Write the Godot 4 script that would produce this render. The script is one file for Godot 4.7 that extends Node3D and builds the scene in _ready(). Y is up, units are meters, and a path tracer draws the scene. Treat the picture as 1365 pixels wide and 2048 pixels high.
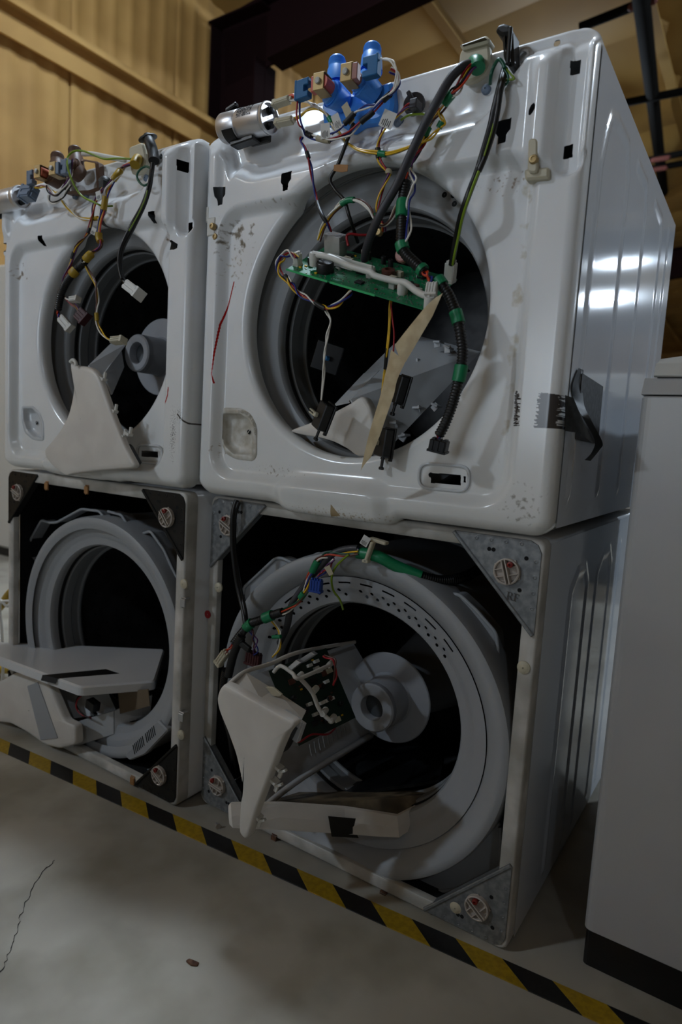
extends Node3D
# Stacked, stripped washing machines in a workshop hall. Metres, y up; the machines' fronts face +z.

var used := {}
var M := {}

func v(x: float, y: float, z: float) -> Vector3: return Vector3(x, y, z)
func xy(q: Vector3) -> Vector2: return Vector2(q.x, q.y)
func w(x: float, y: float) -> Vector2: return Vector2(x, y)
func sm(a: float, b: float, x: float) -> float: return smoothstep(a, b, x)

class MB:
	var p := PackedVector3Array()
	var t := PackedVector2Array()
	var g := PackedInt32Array()
	var sg := 0
	var crease := 0
	func tri(a: Vector3, b: Vector3, c: Vector3, ua := Vector2(), ub := Vector2(), uc := Vector2()):
		p.append(a); p.append(b); p.append(c); t.append(ua); t.append(ub); t.append(uc); g.append(sg)
	func trio(a: Vector3, b: Vector3, c: Vector3, o: Vector3):
		if (b - a).cross(c - a).dot((a + b + c) / 3.0 - o) > 0: tri(a, c, b)
		else: tri(a, b, c)
	func quado(a: Vector3, b: Vector3, c: Vector3, d: Vector3, o: Vector3):
		trio(a, b, c, o); trio(a, c, d, o)
	func quad(a: Vector3, b: Vector3, c: Vector3, d: Vector3):
		tri(a, b, c); tri(a, c, d)
	func box(c: Vector3, size: Vector3, b := 0.0008, bas := Basis.IDENTITY):
		sg = -1
		var h := size / 2.0
		b = minf(b, minf(h.x, minf(h.y, h.z)) * 0.9)
		var q := {}
		for x in [-1, 1]:
			for y in [-1, 1]:
				for z in [-1, 1]:
					q[[x, y, z]] = [c + bas * Vector3(x * h.x, y * (h.y - b), z * (h.z - b)), c + bas * Vector3(x * (h.x - b), y * h.y, z * (h.z - b)), c + bas * Vector3(x * (h.x - b), y * (h.y - b), z * h.z)]
					trio(q[[x, y, z]][0], q[[x, y, z]][1], q[[x, y, z]][2], c)
		for s in [-1, 1]:
			quado(q[[s, -1, -1]][0], q[[s, 1, -1]][0], q[[s, 1, 1]][0], q[[s, -1, 1]][0], c)
			quado(q[[-1, s, -1]][1], q[[1, s, -1]][1], q[[1, s, 1]][1], q[[-1, s, 1]][1], c)
			quado(q[[-1, -1, s]][2], q[[1, -1, s]][2], q[[1, 1, s]][2], q[[-1, 1, s]][2], c)
			for r in [-1, 1]:
				quado(q[[s, r, -1]][0], q[[s, r, 1]][0], q[[s, r, 1]][1], q[[s, r, -1]][1], c)
				quado(q[[s, -1, r]][0], q[[s, 1, r]][0], q[[s, 1, r]][2], q[[s, -1, r]][2], c)
				quado(q[[-1, s, r]][1], q[[1, s, r]][1], q[[1, s, r]][2], q[[-1, s, r]][2], c)
		sg = 0
	# rings of points joined into a skin; open or closed round the ring
	func skin(rings: Array, closed := true, caps := false, uvs := false):
		for i in rings.size() - 1:
			var a: PackedVector3Array = rings[i]
			var b: PackedVector3Array = rings[i + 1]
			var n := a.size()
			for j in (n if closed else n - 1):
				var k := (j + 1) % n
				if uvs:
					var v0 := float(i) / (rings.size() - 1)
					var v1 := float(i + 1) / (rings.size() - 1)
					var u0 := float(j) / (n if closed else n - 1)
					var u1 := float(j + 1) / (n if closed else n - 1)
					tri(a[j], a[k], b[k], Vector2(u0, v0), Vector2(u1, v0), Vector2(u1, v1))
					tri(a[j], b[k], b[j], Vector2(u0, v0), Vector2(u1, v1), Vector2(u0, v1))
				else:
					tri(a[j], a[k], b[k]); tri(a[j], b[k], b[j])
		if caps:
			var before := sg
			sg = -1
			for e in [0, rings.size() - 1]:
				var r: PackedVector3Array = rings[e]
				var m := Vector3()
				for q in r: m += q / r.size()
				for j in r.size():
					if e == 0: tri(m, r[(j + 1) % r.size()], r[j])
					else: tri(m, r[j], r[(j + 1) % r.size()])
			sg = before
	func tube(path: PackedVector3Array, r: float, sides := 7, caps := true, ripple := 0.0):
		var rings := []
		var up := Vector3(0.13, 0.31, 0.94)
		for i in path.size():
			var d := (path[mini(i + 1, path.size() - 1)] - path[maxi(i - 1, 0)]).normalized()
			up = (up - d * up.dot(d)).normalized()
			if up.length() < 0.5: up = d.cross(Vector3(0.7, 0.2, 0.1)).normalized()
			var s := d.cross(up)
			var ring := PackedVector3Array()
			var rr := r - (ripple if i % 4 > 1 else 0.0)
			for j in sides:
				var a := TAU * j / sides
				ring.append(path[i] + (up * cos(a) + s * sin(a)) * rr)
			rings.append(ring)
		skin(rings, true, caps)
	# profile of (radius, height along the axis z)
	func lathe(prof: Array, xf: Transform3D, segs := 32, uvs := false, a0 := 0.0, a1 := TAU):
		var rings := []
		var full := absf(a1 - a0 - TAU) < 0.001
		for q in prof:
			var ring := PackedVector3Array()
			for j in (segs if full else segs + 1):
				var a := a0 + (a1 - a0) * j / segs
				ring.append(xf * Vector3(cos(a) * q.x, sin(a) * q.x, q.y))
			rings.append(ring)
		if uvs:
			skin(rings, full, false, uvs)
			return
		# sharp turns of the profile keep their crease
		var from := 0
		for i in range(1, prof.size()):
			var sharp := i == prof.size() - 1
			if not sharp:
				sharp = absf((prof[i] - prof[i - 1]).angle_to(prof[i + 1] - prof[i])) > 0.7
			if sharp:
				skin(rings.slice(from, i + 1), full)
				from = i
				crease += 1
				sg = crease
		sg = 0
	func prism(poly: PackedVector2Array, z0: float, z1: float, xf := Transform3D(), bev := 0.0):
		var n := poly.size()
		var area := 0.0
		for i in n: area += poly[i].cross(poly[(i + 1) % n])
		if area < 0: poly.reverse()
		var inner := poly.duplicate()
		if bev > 0:
			for i in n:
				var d0 := (poly[i] - poly[(i + n - 1) % n]).normalized()
				var d1 := (poly[(i + 1) % n] - poly[i]).normalized()
				var m := (Vector2(-d0.y, d0.x) + Vector2(-d1.y, d1.x)).normalized()
				inner[i] = poly[i] + m * bev / maxf(0.5, m.dot(Vector2(-d0.y, d0.x)))
		var idx := Geometry2D.triangulate_polygon(inner)
		sg = -1
		for i in range(0, idx.size(), 3):
			var a := inner[idx[i]]
			var b := inner[idx[i + 1]]
			var c := inner[idx[i + 2]]
			if (b - a).cross(c - a) > 0:
				var q := b
				b = c; c = q
			tri(xf * Vector3(a.x, a.y, z1), xf * Vector3(b.x, b.y, z1), xf * Vector3(c.x, c.y, z1))
			tri(xf * Vector3(a.x, a.y, z0), xf * Vector3(c.x, c.y, z0), xf * Vector3(b.x, b.y, z0))
		for i in n:
			var k := (i + 1) % n
			var s := signf(z1 - z0)
			quad(xf * Vector3(poly[i].x, poly[i].y, z0), xf * Vector3(poly[i].x, poly[i].y, z1 - bev * s), xf * Vector3(poly[k].x, poly[k].y, z1 - bev * s), xf * Vector3(poly[k].x, poly[k].y, z0))
			if bev > 0:
				quad(xf * Vector3(poly[i].x, poly[i].y, z1 - bev * s), xf * Vector3(inner[i].x, inner[i].y, z1), xf * Vector3(inner[k].x, inner[k].y, z1), xf * Vector3(poly[k].x, poly[k].y, z1 - bev * s))
		sg = 0
	func mesh() -> ArrayMesh:
		var st := SurfaceTool.new()
		st.begin(Mesh.PRIMITIVE_TRIANGLES)
		for i in p.size():
			if i % 3 == 0: st.set_smooth_group(g[i / 3])
			st.set_uv(t[i])
			st.add_vertex(p[i])
		st.generate_normals()
		return st.commit()

# ---------- naming and tagging
func numbered(called: String) -> String:
	used[called] = used.get(called, -1) + 1
	return called if used[called] == 0 else "%s_%03d" % [called, used[called]]

func tag(o: Node, label: String, category := "", group := "") -> void:
	o.set_meta("label", label)
	if category: o.set_meta("category", category)
	if group: o.set_meta("group", group)

func thing(called: String, label: String, category: String, at := Vector3.ZERO, group := "") -> Node3D:
	var o := Node3D.new()
	o.name = numbered(called); add_child(o)
	o.position = at
	tag(o, label, category, group)
	return o

# geometry is given in world coordinates; a child is shifted back by where its thing stands
func obj(called: String, m, mat: Material, parent: Node = self, label := "") -> MeshInstance3D:
	var o := MeshInstance3D.new()
	o.mesh = m.mesh() if m is MB else m
	o.material_override = mat
	o.name = numbered(called) if parent == self else called
	parent.add_child(o, true)
	if parent != self and parent is Node3D and not parent is MeshInstance3D: o.position = -parent.position
	if label: o.set_meta("label", label)
	return o

func struct(called: String, m, mat: Material, parent: Node = self) -> MeshInstance3D:
	var o := obj(called, m, mat, parent)
	if parent == self: o.set_meta("kind", "structure")
	return o

# ---------- materials
func mat(c: Color, rough := 0.5, metal := 0.0, spec := 0.5) -> StandardMaterial3D:
	var m := StandardMaterial3D.new()
	m.albedo_color = c; m.roughness = rough; m.metallic = metal; m.metallic_specular = spec
	return m

func noisy(c0: Color, c1: Color, freq: float, rough := 0.6, metal := 0.0, size := 256, oct := 5, sd := 1, scale := 1.0) -> StandardMaterial3D:
	var m := mat(Color.WHITE, rough, metal)
	var f := FastNoiseLite.new()
	f.seed = sd; f.frequency = freq; f.fractal_octaves = oct
	var nt := NoiseTexture2D.new()
	nt.width = size; nt.height = size; nt.seamless = true; nt.noise = f
	var gr := Gradient.new()
	gr.set_color(0, c0); gr.set_color(1, c1)
	gr.set_offset(0, 0.25); gr.set_offset(1, 0.75)
	nt.color_ramp = gr
	m.albedo_texture = nt
	m.uv1_triplanar = true; m.uv1_world_triplanar = true
	m.uv1_scale = Vector3.ONE * scale
	return m

# ---------- curves
func cat(pts: Array, per := 8) -> PackedVector3Array:
	var out := PackedVector3Array()
	var n := pts.size()
	for i in n - 1:
		var a: Vector3 = pts[maxi(i - 1, 0)]
		var d: Vector3 = pts[mini(i + 2, n - 1)]
		for k in per:
			out.append((pts[i] as Vector3).cubic_interpolate(pts[i + 1], a, d, float(k) / per))
	out.append(pts[n - 1])
	return out

func cut(path: PackedVector3Array, t0: float, t1: float) -> PackedVector3Array:
	var out := PackedVector3Array()
	var n := path.size() - 1
	for i in 9:
		var q := lerpf(t0, t1, i / 8.0) * n
		var k := mini(int(q), n - 1)
		out.append(path[k].lerp(path[k + 1], q - k))
	return out

func even(path: PackedVector3Array, step: float) -> PackedVector3Array:
	var out := PackedVector3Array([path[0]])
	var left := step
	for i in path.size() - 1:
		var a := path[i]
		var len := a.distance_to(path[i + 1])
		var at := left
		while at <= len:
			out.append(a.lerp(path[i + 1], at / len))
			at += step
		left = at - len
	return out

func cable(parent: Node, called: String, pts: Array, r: float, m: Material, sides := 8, label := "") -> PackedVector3Array:
	var b := MB.new()
	var path := cat(pts)
	b.tube(path, r, sides)
	obj(called, b, m, parent, label)
	return path

func conduit(parent: Node, pts: Array, r: float) -> PackedVector3Array:
	var b := MB.new()
	var path := cat(pts)
	b.tube(even(path, 0.0011), r, 10, true, r * 0.16)
	obj("corrugated_conduit", b, M.black, parent)
	return path

func bundle(parent: Node, pts: Array, cols: Array, spread := 0.0024, r := 0.0016, turns := 1.0) -> PackedVector3Array:
	var path := cat(pts)
	for i in cols.size():
		var b := MB.new()
		var up := Vector3(0.13, 0.31, 0.94)
		var q := PackedVector3Array()
		var k := 1.0 if cols.size() < 4 or i > 0 else 0.2
		for j in path.size():
			var d := (path[mini(j + 1, path.size() - 1)] - path[maxi(j - 1, 0)]).normalized()
			up = (up - d * up.dot(d)).normalized()
			var f := float(j) / path.size()
			var a: float = TAU * (float(i) / cols.size() + f * turns) + 0.7 * sin(9.0 * f + i * 2.1)
			var wob: float = spread * k * (1.0 + 0.35 * sin(7.0 * f * TAU * 0.4 + i * 1.7))
			q.append(path[j] + (up * cos(a) + d.cross(up) * sin(a)) * wob)
		b.tube(q, r * 1.15, 6)
		obj("wire", b, M[cols[i]], parent)
	return path

func tape_on(parent: Node, path: PackedVector3Array, t0: float, t1: float, r: float, m: Material, called := "tape_wrap") -> void:
	var b := MB.new()
	b.tube(cut(path, t0, t1), r, 10)
	obj(called, b, m, parent)

func look(z: Vector3, up := Vector3.UP) -> Basis:
	z = z.normalized()
	var x := up.cross(z).normalized()
	return Basis(x, z.cross(x), z)

# a plug: body, ribs and a latch; z of its basis is the way the wires leave
func plug(parent: Node, at: Vector3, dir: Vector3, size: Vector3, m: Material, ways := 3, called := "connector", up := Vector3(0.2, 0.3, 1)) -> void:
	var b := MB.new()
	var bs := look(dir, up)
	b.box(at, size, 0.0008, bs)
	b.box(at - bs.z * size.z * 0.42, Vector3(size.x * 1.12, size.y * 1.15, size.z * 0.2), 0.0006, bs)
	for i in ways:
		var x := (i + 0.5) / ways - 0.5
		b.box(at + bs.x * x * size.x + bs.y * size.y * 0.52 + bs.z * size.z * 0.05, Vector3(size.x / ways * 0.55, size.y * 0.14, size.z * 0.85), 0.0004, bs)
		b.box(at + bs.x * x * size.x + bs.z * size.z * 0.55, Vector3(size.x / ways * 0.6, size.y * 0.6, size.z * 0.16), 0.0004, bs)
	obj(called, b, m, parent)

func letters(text: String, size: float, xf: Transform3D, m: Material, parent: Node, called := "lettering", font := "Droid Sans") -> MeshInstance3D:
	var tm := TextMesh.new()
	var sf := SystemFont.new()
	sf.font_names = PackedStringArray([font])
	tm.font = sf; tm.text = text; tm.font_size = 64; tm.pixel_size = size / 64.0; tm.depth = 0.0004; tm.curve_step = 2.0
	var o := MeshInstance3D.new()
	o.mesh = tm; o.material_override = m; o.name = called
	parent.add_child(o, true)
	o.transform = xf
	if parent is Node3D and not parent is MeshInstance3D: o.position -= parent.position
	return o

func rrect(x: float, y: float, cx: float, cy: float, hx: float, hy: float, r: float) -> float:
	var qx := absf(x - cx) - hx + r
	var qy := absf(y - cy) - hy + r
	return Vector2(maxf(qx, 0), maxf(qy, 0)).length() + minf(maxf(qx, qy), 0) - r

func rpoly(pts: Array, r: float, n := 5) -> PackedVector2Array:
	var out := PackedVector2Array()
	var c := pts.size()
	for i in c:
		var a: Vector2 = pts[(i + c - 1) % c]
		var b: Vector2 = pts[i]
		var d: Vector2 = pts[(i + 1) % c]
		var rr := minf(r, minf(a.distance_to(b), b.distance_to(d)) * 0.45)
		var s := b + (a - b).normalized() * rr
		var e := b + (d - b).normalized() * rr
		for k in n + 1:
			var t := float(k) / n
			out.append(s.lerp(b, t).lerp(b.lerp(e, t), t))
	return out

func rect2(cx: float, cy: float, hx: float, hy: float) -> Array:
	return [w(cx - hx, cy - hy), w(cx + hx, cy - hy), w(cx + hx, cy + hy), w(cx - hx, cy + hy)]

# ---------- the pressed steel deck of an upper machine, as a height field over (x, y)
func deck_height(x: float, y: float) -> float:
	var h := 0.040
	var d := rrect(x, y, 0.334, 0.965, 0.302, 0.2505, 0.05)
	h -= 0.020 * (1.0 - sm(-0.016, 0.006, d))
	var yb := 1.268
	yb += 0.075 * sm(0.535, 0.615, x) + 0.075 * (1.0 - sm(0.022, 0.062, x)) + 0.012 * (1.0 - sm(0.06, 0.1, x)) * sm(0.05, 0.07, x)
	yb -= 0.006 * sm(0.08, 0.12, x) * (1.0 - sm(0.25, 0.3, x))
	var wid := 0.030 - 0.012 * sm(0.52, 0.6, x)
	var t := sm(-0.010, wid, y - yb)
	h -= 0.028 * t
	# channel outside the right rib, rib swelling, top boss beside the cord
	var c := rrect(x, y, 0.6765, 1.285, 0.013, 0.108, 0.012)
	h -= (0.022 - 0.028 * t * 0.7) * (1.0 - sm(-0.004, 0.008, c)) * 0.9
	h += 0.015 * (1.0 - sm(0.004, 0.024, absf(x - 0.637))) * sm(1.175, 1.205, y) * (1.0 - sm(1.315, 1.345, y))
	h += 0.010 * (1.0 - sm(0.004, 0.022, absf(x - 0.020))) * sm(1.22, 1.26, y) * (1.0 - sm(1.31, 1.34, y))
	h += 0.004 * (1.0 - sm(0.004, 0.014, w(x - 0.601, y - 1.346).length()))
	h += 0.003 * sin(x * 34.0 + 1.0) * sm(0.1, 0.15, x) * (1.0 - sm(0.5, 0.55, x)) * sm(1.255, 1.285, y) * (1.0 - sm(1.30, 1.33, y))
	# bulge in the middle of the lower edge, the lip round the slot, the dished pocket
	h += 0.012 * (1.0 - sm(-0.012, 0.02, rrect(x, y, 0.315, 0.67, 0.105, 0.055, 0.03)))
	h -= 0.010 * (1.0 - sm(0.672, 0.708, y))
	return h

func blot(img: Image, poly: Array, c: Color, o: Vector2, k: float) -> void:
	var p := PackedVector2Array()
	for q in poly: p.append((Vector2(q.x, -q.y) - Vector2(o.x, -o.y)) * k)
	var r := Rect2(p[0], Vector2())
	for q in p: r = r.expand(q)
	for y in range(maxi(0, int(r.position.y)), mini(img.get_height() - 1, int(r.end.y) + 1) + 1):
		for x in range(maxi(0, int(r.position.x)), mini(img.get_width() - 1, int(r.end.x) + 1) + 1):
			if Geometry2D.is_point_in_polygon(Vector2(x + 0.5, y + 0.5), p): img.set_pixel(x, y, c)

func disc2(cx: float, cy: float, r: float, n := 16) -> Array:
	var a := []
	for i in n: a.append(w(cx + cos(TAU * i / n) * r, cy + sin(TAU * i / n) * r))
	return a

func keyhole(cx: float, cy: float) -> Array:
	return [w(cx - .0115, cy + .0145), w(cx + .0105, cy + .0155), w(cx + .0105, cy + .001), w(cx + .005, cy - .005), w(cx + .0045, cy - .0155), w(cx - .0065, cy - .0165), w(cx - .007, cy - .006), w(cx - .0115, cy - .001)]

# specks: a cloud of small marks
func smudge(img: Image, c: Vector2, r: Vector2, col: Color, amount: float, o: Vector2, k: float, rng: RandomNumberGenerator, fine := 0.035) -> void:
	var f := FastNoiseLite.new()
	f.seed = rng.randi(); f.frequency = fine; f.fractal_octaves = 4
	var x0 := int((c.x - r.x - o.x) * k); var x1 := int((c.x + r.x - o.x) * k)
	var y0 := int((o.y - c.y - r.y) * k); var y1 := int((o.y - c.y + r.y) * k)
	for y in range(maxi(0, y0), mini(img.get_height(), y1)):
		for x in range(maxi(0, x0), mini(img.get_width(), x1)):
			var q := Vector2((x - (x0 + x1) * 0.5) / (r.x * k), (y - (y0 + y1) * 0.5) / (r.y * k))
			var a := (1.0 - q.length()) * 0.5 + f.get_noise_2d(x, y) * 1.1 - 0.5 + amount * 0.3
			if a > 0:
				var old := img.get_pixel(x, y)
				var e := old.lerp(col, clampf(a * 1.5, 0, 0.7))
				e.a = old.a
				img.set_pixel(x, y, e)

func deck(parent: Node3D, x0: float, x1: float, y0: float, y1: float, z: float, oc: Vector2, orad: float, img: Image, uvo: Vector2) -> void:
	var b := MB.new()
	var na := 640
	var rows := 84
	var hx := (x1 - x0) / 2
	var hy := (y1 - y0) / 2
	var cx := (x0 + x1) / 2
	var cy := (y0 + y1) / 2
	var mid := x1 - 0.35
	var rings := []
	var dip := .013 if x0 > -.1 else .004
	var edge := func(x: float, y: float) -> float:
		var q := x - x0 - .006
		return rrect(x, y + dip * sm(.17, .24, q) * (1.0 - sm(.425, .455, q)) * (1.0 - sm(.70, .80, y)), cx, cy, hx, hy, 0.03)
	var depth := func(x: float, y: float) -> float:
		var lx := 0.699 - (x1 - x) if x > mid else 0.349 - (mid - x) * 0.355 / (mid - x0)
		var h := deck_height(lx, y)
		var e := w(x - oc.x, y - oc.y).length() - orad
		if e < 0.016: h -= 0.016 - sqrt(maxf(0.0, 0.000256 - (0.016 - e) * (0.016 - e)))
		var d: float = -edge.call(x, y)
		var rr := 0.010 if y > 1.2 else 0.018
		if d < rr: h -= rr - sqrt(maxf(0.0, rr * rr - (rr - d) * (rr - d)))
		return h + z
	for k in rows + 5: rings.append(PackedVector3Array())
	for i in na:
		var a := TAU * i / na
		var dir := w(cos(a), sin(a))
		var lo := orad
		var hi := 0.8
		for s in 22:
			var m := (lo + hi) / 2
			if edge.call(oc.x + dir.x * m, oc.y + dir.y * m) < 0: lo = m
			else: hi = m
		for k in rows + 1:
			var s := float(k) / rows
			s = lerpf(s, 0.5 - 0.5 * cos(PI * s), 0.35)
			var q := oc + dir * lerpf(orad, lo, s)
			rings[k + 2].append(Vector3(q.x, q.y, depth.call(q.x, q.y)))
		var e := oc + dir * orad
		var ez: float = rings[2][i].z
		rings[1].append(Vector3(e.x, e.y, ez - 0.008))
		var e2 := oc + dir * (orad + 0.002)
		rings[0].append(Vector3(e2.x, e2.y, ez - 0.016))
		var o: Vector3 = rings[rows + 2][i]
		rings[rows + 3].append(Vector3(o.x, o.y, o.z - 0.01))
		rings[rows + 4].append(Vector3(o.x, o.y, minf(z - 0.004, o.z - 0.012)))
	for k in rings.size() - 1:
		for i in na:
			var j := (i + 1) % na
			var q := [rings[k][i], rings[k][j], rings[k + 1][j], rings[k + 1][i]]
			var u := []
			for t in q: u.append(w((t.x - uvo.x) / 0.74, (uvo.y - t.y) / 0.74))
			b.tri(q[0], q[1], q[2], u[0], u[1], u[2])
			b.tri(q[0], q[2], q[3], u[0], u[2], u[3])
	var m := mat(Color(1, 1, 1), 0.19)
	img.generate_mipmaps()
	m.albedo_texture = ImageTexture.create_from_image(img)
	m.transparency = BaseMaterial3D.TRANSPARENCY_ALPHA_SCISSOR
	m.alpha_scissor_threshold = 0.5
	obj("front_panel", b, m, parent)

# a side sheet in the plane x, with pressed ribs given as polylines in (y, z)
func side_sheet(parent: Node3D, x: float, z0: float, z1: float, y0: float, y1: float, ribs: Array, m: Material, out := 1.0) -> void:
	var b := MB.new()
	var nz := 150
	var ny := 110
	var rings := []
	for i in nz + 1:
		var zz := lerpf(z0, z1, float(i) / nz)
		var ring := PackedVector3Array()
		for j in ny + 1:
			var y := lerpf(y0, y1, float(j) / ny)
			var d := 1.0
			for r in ribs:
				for k in r.size() - 1:
					d = minf(d, w(y, zz).distance_to(Geometry2D.get_closest_point_to_segment(w(y, zz), r[k], r[k + 1])))
			var h := 0.0025 * (1.0 - sm(0.003, 0.012, d))
			h += 0.0003
			ring.append(v(x + out * h, y, zz))
		rings.append(ring)
	b.skin(rings, false)
	obj("side_panel", b, m, parent)

func shell(parent: Node3D, x0: float, x1: float, y0: float, y1: float, z0: float, z1: float, r: float, m: Material, called := "cabinet_shell") -> void:
	# outer walls and back, rounded along the long edges; thick sheet
	var b := MB.new()
	var o := rpoly(rect2((x0 + x1) / 2, (y0 + y1) / 2, (x1 - x0) / 2, (y1 - y0) / 2), r)
	var rings := []
	for s in [[0.0, z1 + 0.004], [0.0, z0], [0.003, z0], [0.003, z1 + 0.006]]:
		var ring := PackedVector3Array()
		var c := w((x0 + x1) / 2, (y0 + y1) / 2)
		for q in o:
			var d: Vector2 = q - c
			ring.append(v(q.x - signf(d.x) * s[0], q.y - signf(d.y) * s[0], s[1]))
		rings.append(ring)
	b.skin(rings, true)
	obj(called, b, m, parent)
	b = MB.new()
	b.prism(o.duplicate(), z1, z1 + 0.004)
	obj("back_panel", b, m, parent)

func shade_sheets(parent: Node3D, x0: float, x1: float, y0: float, y1: float, z0: float, z1: float) -> void:  # dark sheets stand in for the shade inside the white cabinet
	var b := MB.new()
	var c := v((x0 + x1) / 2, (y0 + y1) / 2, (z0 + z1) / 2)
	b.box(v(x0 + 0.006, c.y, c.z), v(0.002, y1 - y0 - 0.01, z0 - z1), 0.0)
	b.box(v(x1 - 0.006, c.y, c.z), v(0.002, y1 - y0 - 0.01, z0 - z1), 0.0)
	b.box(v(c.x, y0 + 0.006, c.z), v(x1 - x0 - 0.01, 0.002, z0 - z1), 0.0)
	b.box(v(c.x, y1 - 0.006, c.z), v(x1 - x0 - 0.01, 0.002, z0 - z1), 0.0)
	obj("interior_shade_sheet", b, M.interior_shade, parent)

# plastic tub ring, inner basket; c is the centre of the front of the ring
func tub(parent: Node3D, c: Vector3, ro: float, ri: float, sy: float, deep: float, holes := true) -> void:
	var xf := Transform3D(Basis.from_scale(Vector3(1, sy, 1)), c)
	var k := deep
	var b := MB.new()
	b.lathe([w(ri + .012, -k - .07), w(ri + .010, -k - .036), w(ri + .004, -k - .032), w(ri + .002, -k - .026), w(ri, -k - .012), w(ri + .001, -k - .004), w(ri + .004, -k)], xf, 96)
	b.lathe([w(ri + .056, -k * .62), w(ri + .060, -k * .5), w(ro - .03, -.006), w(ro - .018, -.001), w(ro - .010, 0), w(ro - .003, -.004), w(ro, -.014), w(ro + .001, -.05), w(ro, -.10), w(ro - .004, -.32)], xf, 96)
	obj("tub_ring", b, M.tub_grey, parent)
	b = MB.new()
	b.lathe([w(ri + .003, -k - .020), w(ri - .001, -k - .022), w(ri - .001, -k - .029), w(ri + .003, -k - .031)], xf, 96)
	obj("seam", b, M.hole, parent)
	b = MB.new()
	b.lathe([w(ri + .002, -k - .031), w(ri - .004, -k - .034), w(ri - .005, -k - .055), w(ri - .002, -k - .058), w(ri - .002, -k - .075), w(ri - .007, -k - .078), w(ri - .007, -k - .082), w(ri, -k - .09)], xf, 96)
	obj("bellows_seal", b, M.seal_grey, parent)
	b = MB.new()
	var seg := 6 if holes else 1
	var prof := []
	for i in 9:
		var f := i / 8.0
		prof.append(w(ri + .004 + .052 * f, -k + k * .38 * f + .004 * sm(0.42, 0.5, f)))
	b.lathe(prof, xf, 96, true)
	var m: Material = M.tub_grey
	if holes:
		var img := Image.create(2048, 128, false, Image.FORMAT_RGBA8)
		img.fill((M.tub_grey as StandardMaterial3D).albedo_color)
		var none := Color(0.1, 0.1, 0.1, 0)
		for i in 20:
			var a := 41.0 + i * 5.9
			if absf(a - 97.0) < 3: continue
			for e in [[a, 0.28], [a + 2.6, 0.47]]:
				var x: float = e[0] / 360.0 * 2048
				var y: float = e[1] * 128
				for yy in range(int(y - 8), int(y + 9)):
					for xx in range(int(x - 6), int(x + 7)):
						if pow((xx - x) / 4.6, 2) + pow((yy - y) / 7.6, 2) < 1.0: img.set_pixel(xx, yy, none)
		for i in 10:
			var a := 44.0 + i * 10.9
			img.fill_rect(Rect2i(int(a / 360 * 2048) - 17, 94, 34, 8), none)
		img.generate_mipmaps()
		var pm := mat(Color.WHITE, 0.5)
		pm.albedo_texture = ImageTexture.create_from_image(img)
		pm.transparency = BaseMaterial3D.TRANSPARENCY_ALPHA_SCISSOR
		m = pm
	obj("perforated_face" if holes else "ring_face", b, m, parent)
	b = MB.new()
	b.lathe([w(ri + .012, -k - .06), w(ri + .030, -k - .075), w(ri + .034, -k - .10), w(ri + .034, -.50), w(ri + .02, -.525), w(.03, -.53), w(.001, -.53)], xf, 64)
	var bk := obj("basket", b, M.basket, parent)
	b = MB.new()
	for i in 26:
		for q in 9:
			var a := TAU * (i + (.5 if q % 2 else 0.0)) / 26
			var at := xf * v(cos(a) * (ri + .0335), sin(a) * (ri + .0335), -k - .12 - q * .036)
			b.lathe([w(.0035, 0), w(.0002, .0002)], Transform3D(look(v(-cos(a), -sin(a), 0), v(0, 0, 1)), at), 7)
	obj("perforations", b, M.hole, bk).set_meta("kind", "stuff")

func agitator(parent: Node3D, c: Vector3, r: float, hole: float, disc_at: float, disc_r: float, tail_r := 0.0) -> void:
	var xf := Transform3D(Basis(), c)
	var b := MB.new()
	b.lathe([w(hole - .001, -.05), w(hole - .001, -.004), w(hole, -.001), w(hole + .002, 0), w(r - .003, 0), w(r, -.003), w(r + .0005, -.014), w(r - .0005, -.0155), w(r + .0005, -.017), w(r + .001, -disc_at + .004), w(r + .005, -disc_at), w(disc_r - .002, -disc_at - .001), w(disc_r, -disc_at - .003), w(disc_r - .002, -disc_at - .006), w(r + .020, -disc_at - .01), w(r + .022, -disc_at - .14), w(r + .03, -disc_at - .15), w(r + .05, -disc_at - .26)], xf, 56)
	var a := obj("agitator", b, M.agit, parent)
	b = MB.new()
	b.lathe([w(hole - .0015, -.02), w(.001, -.024)], xf, 32)
	obj("shaft_bore", b, M.bore, a)

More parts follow.
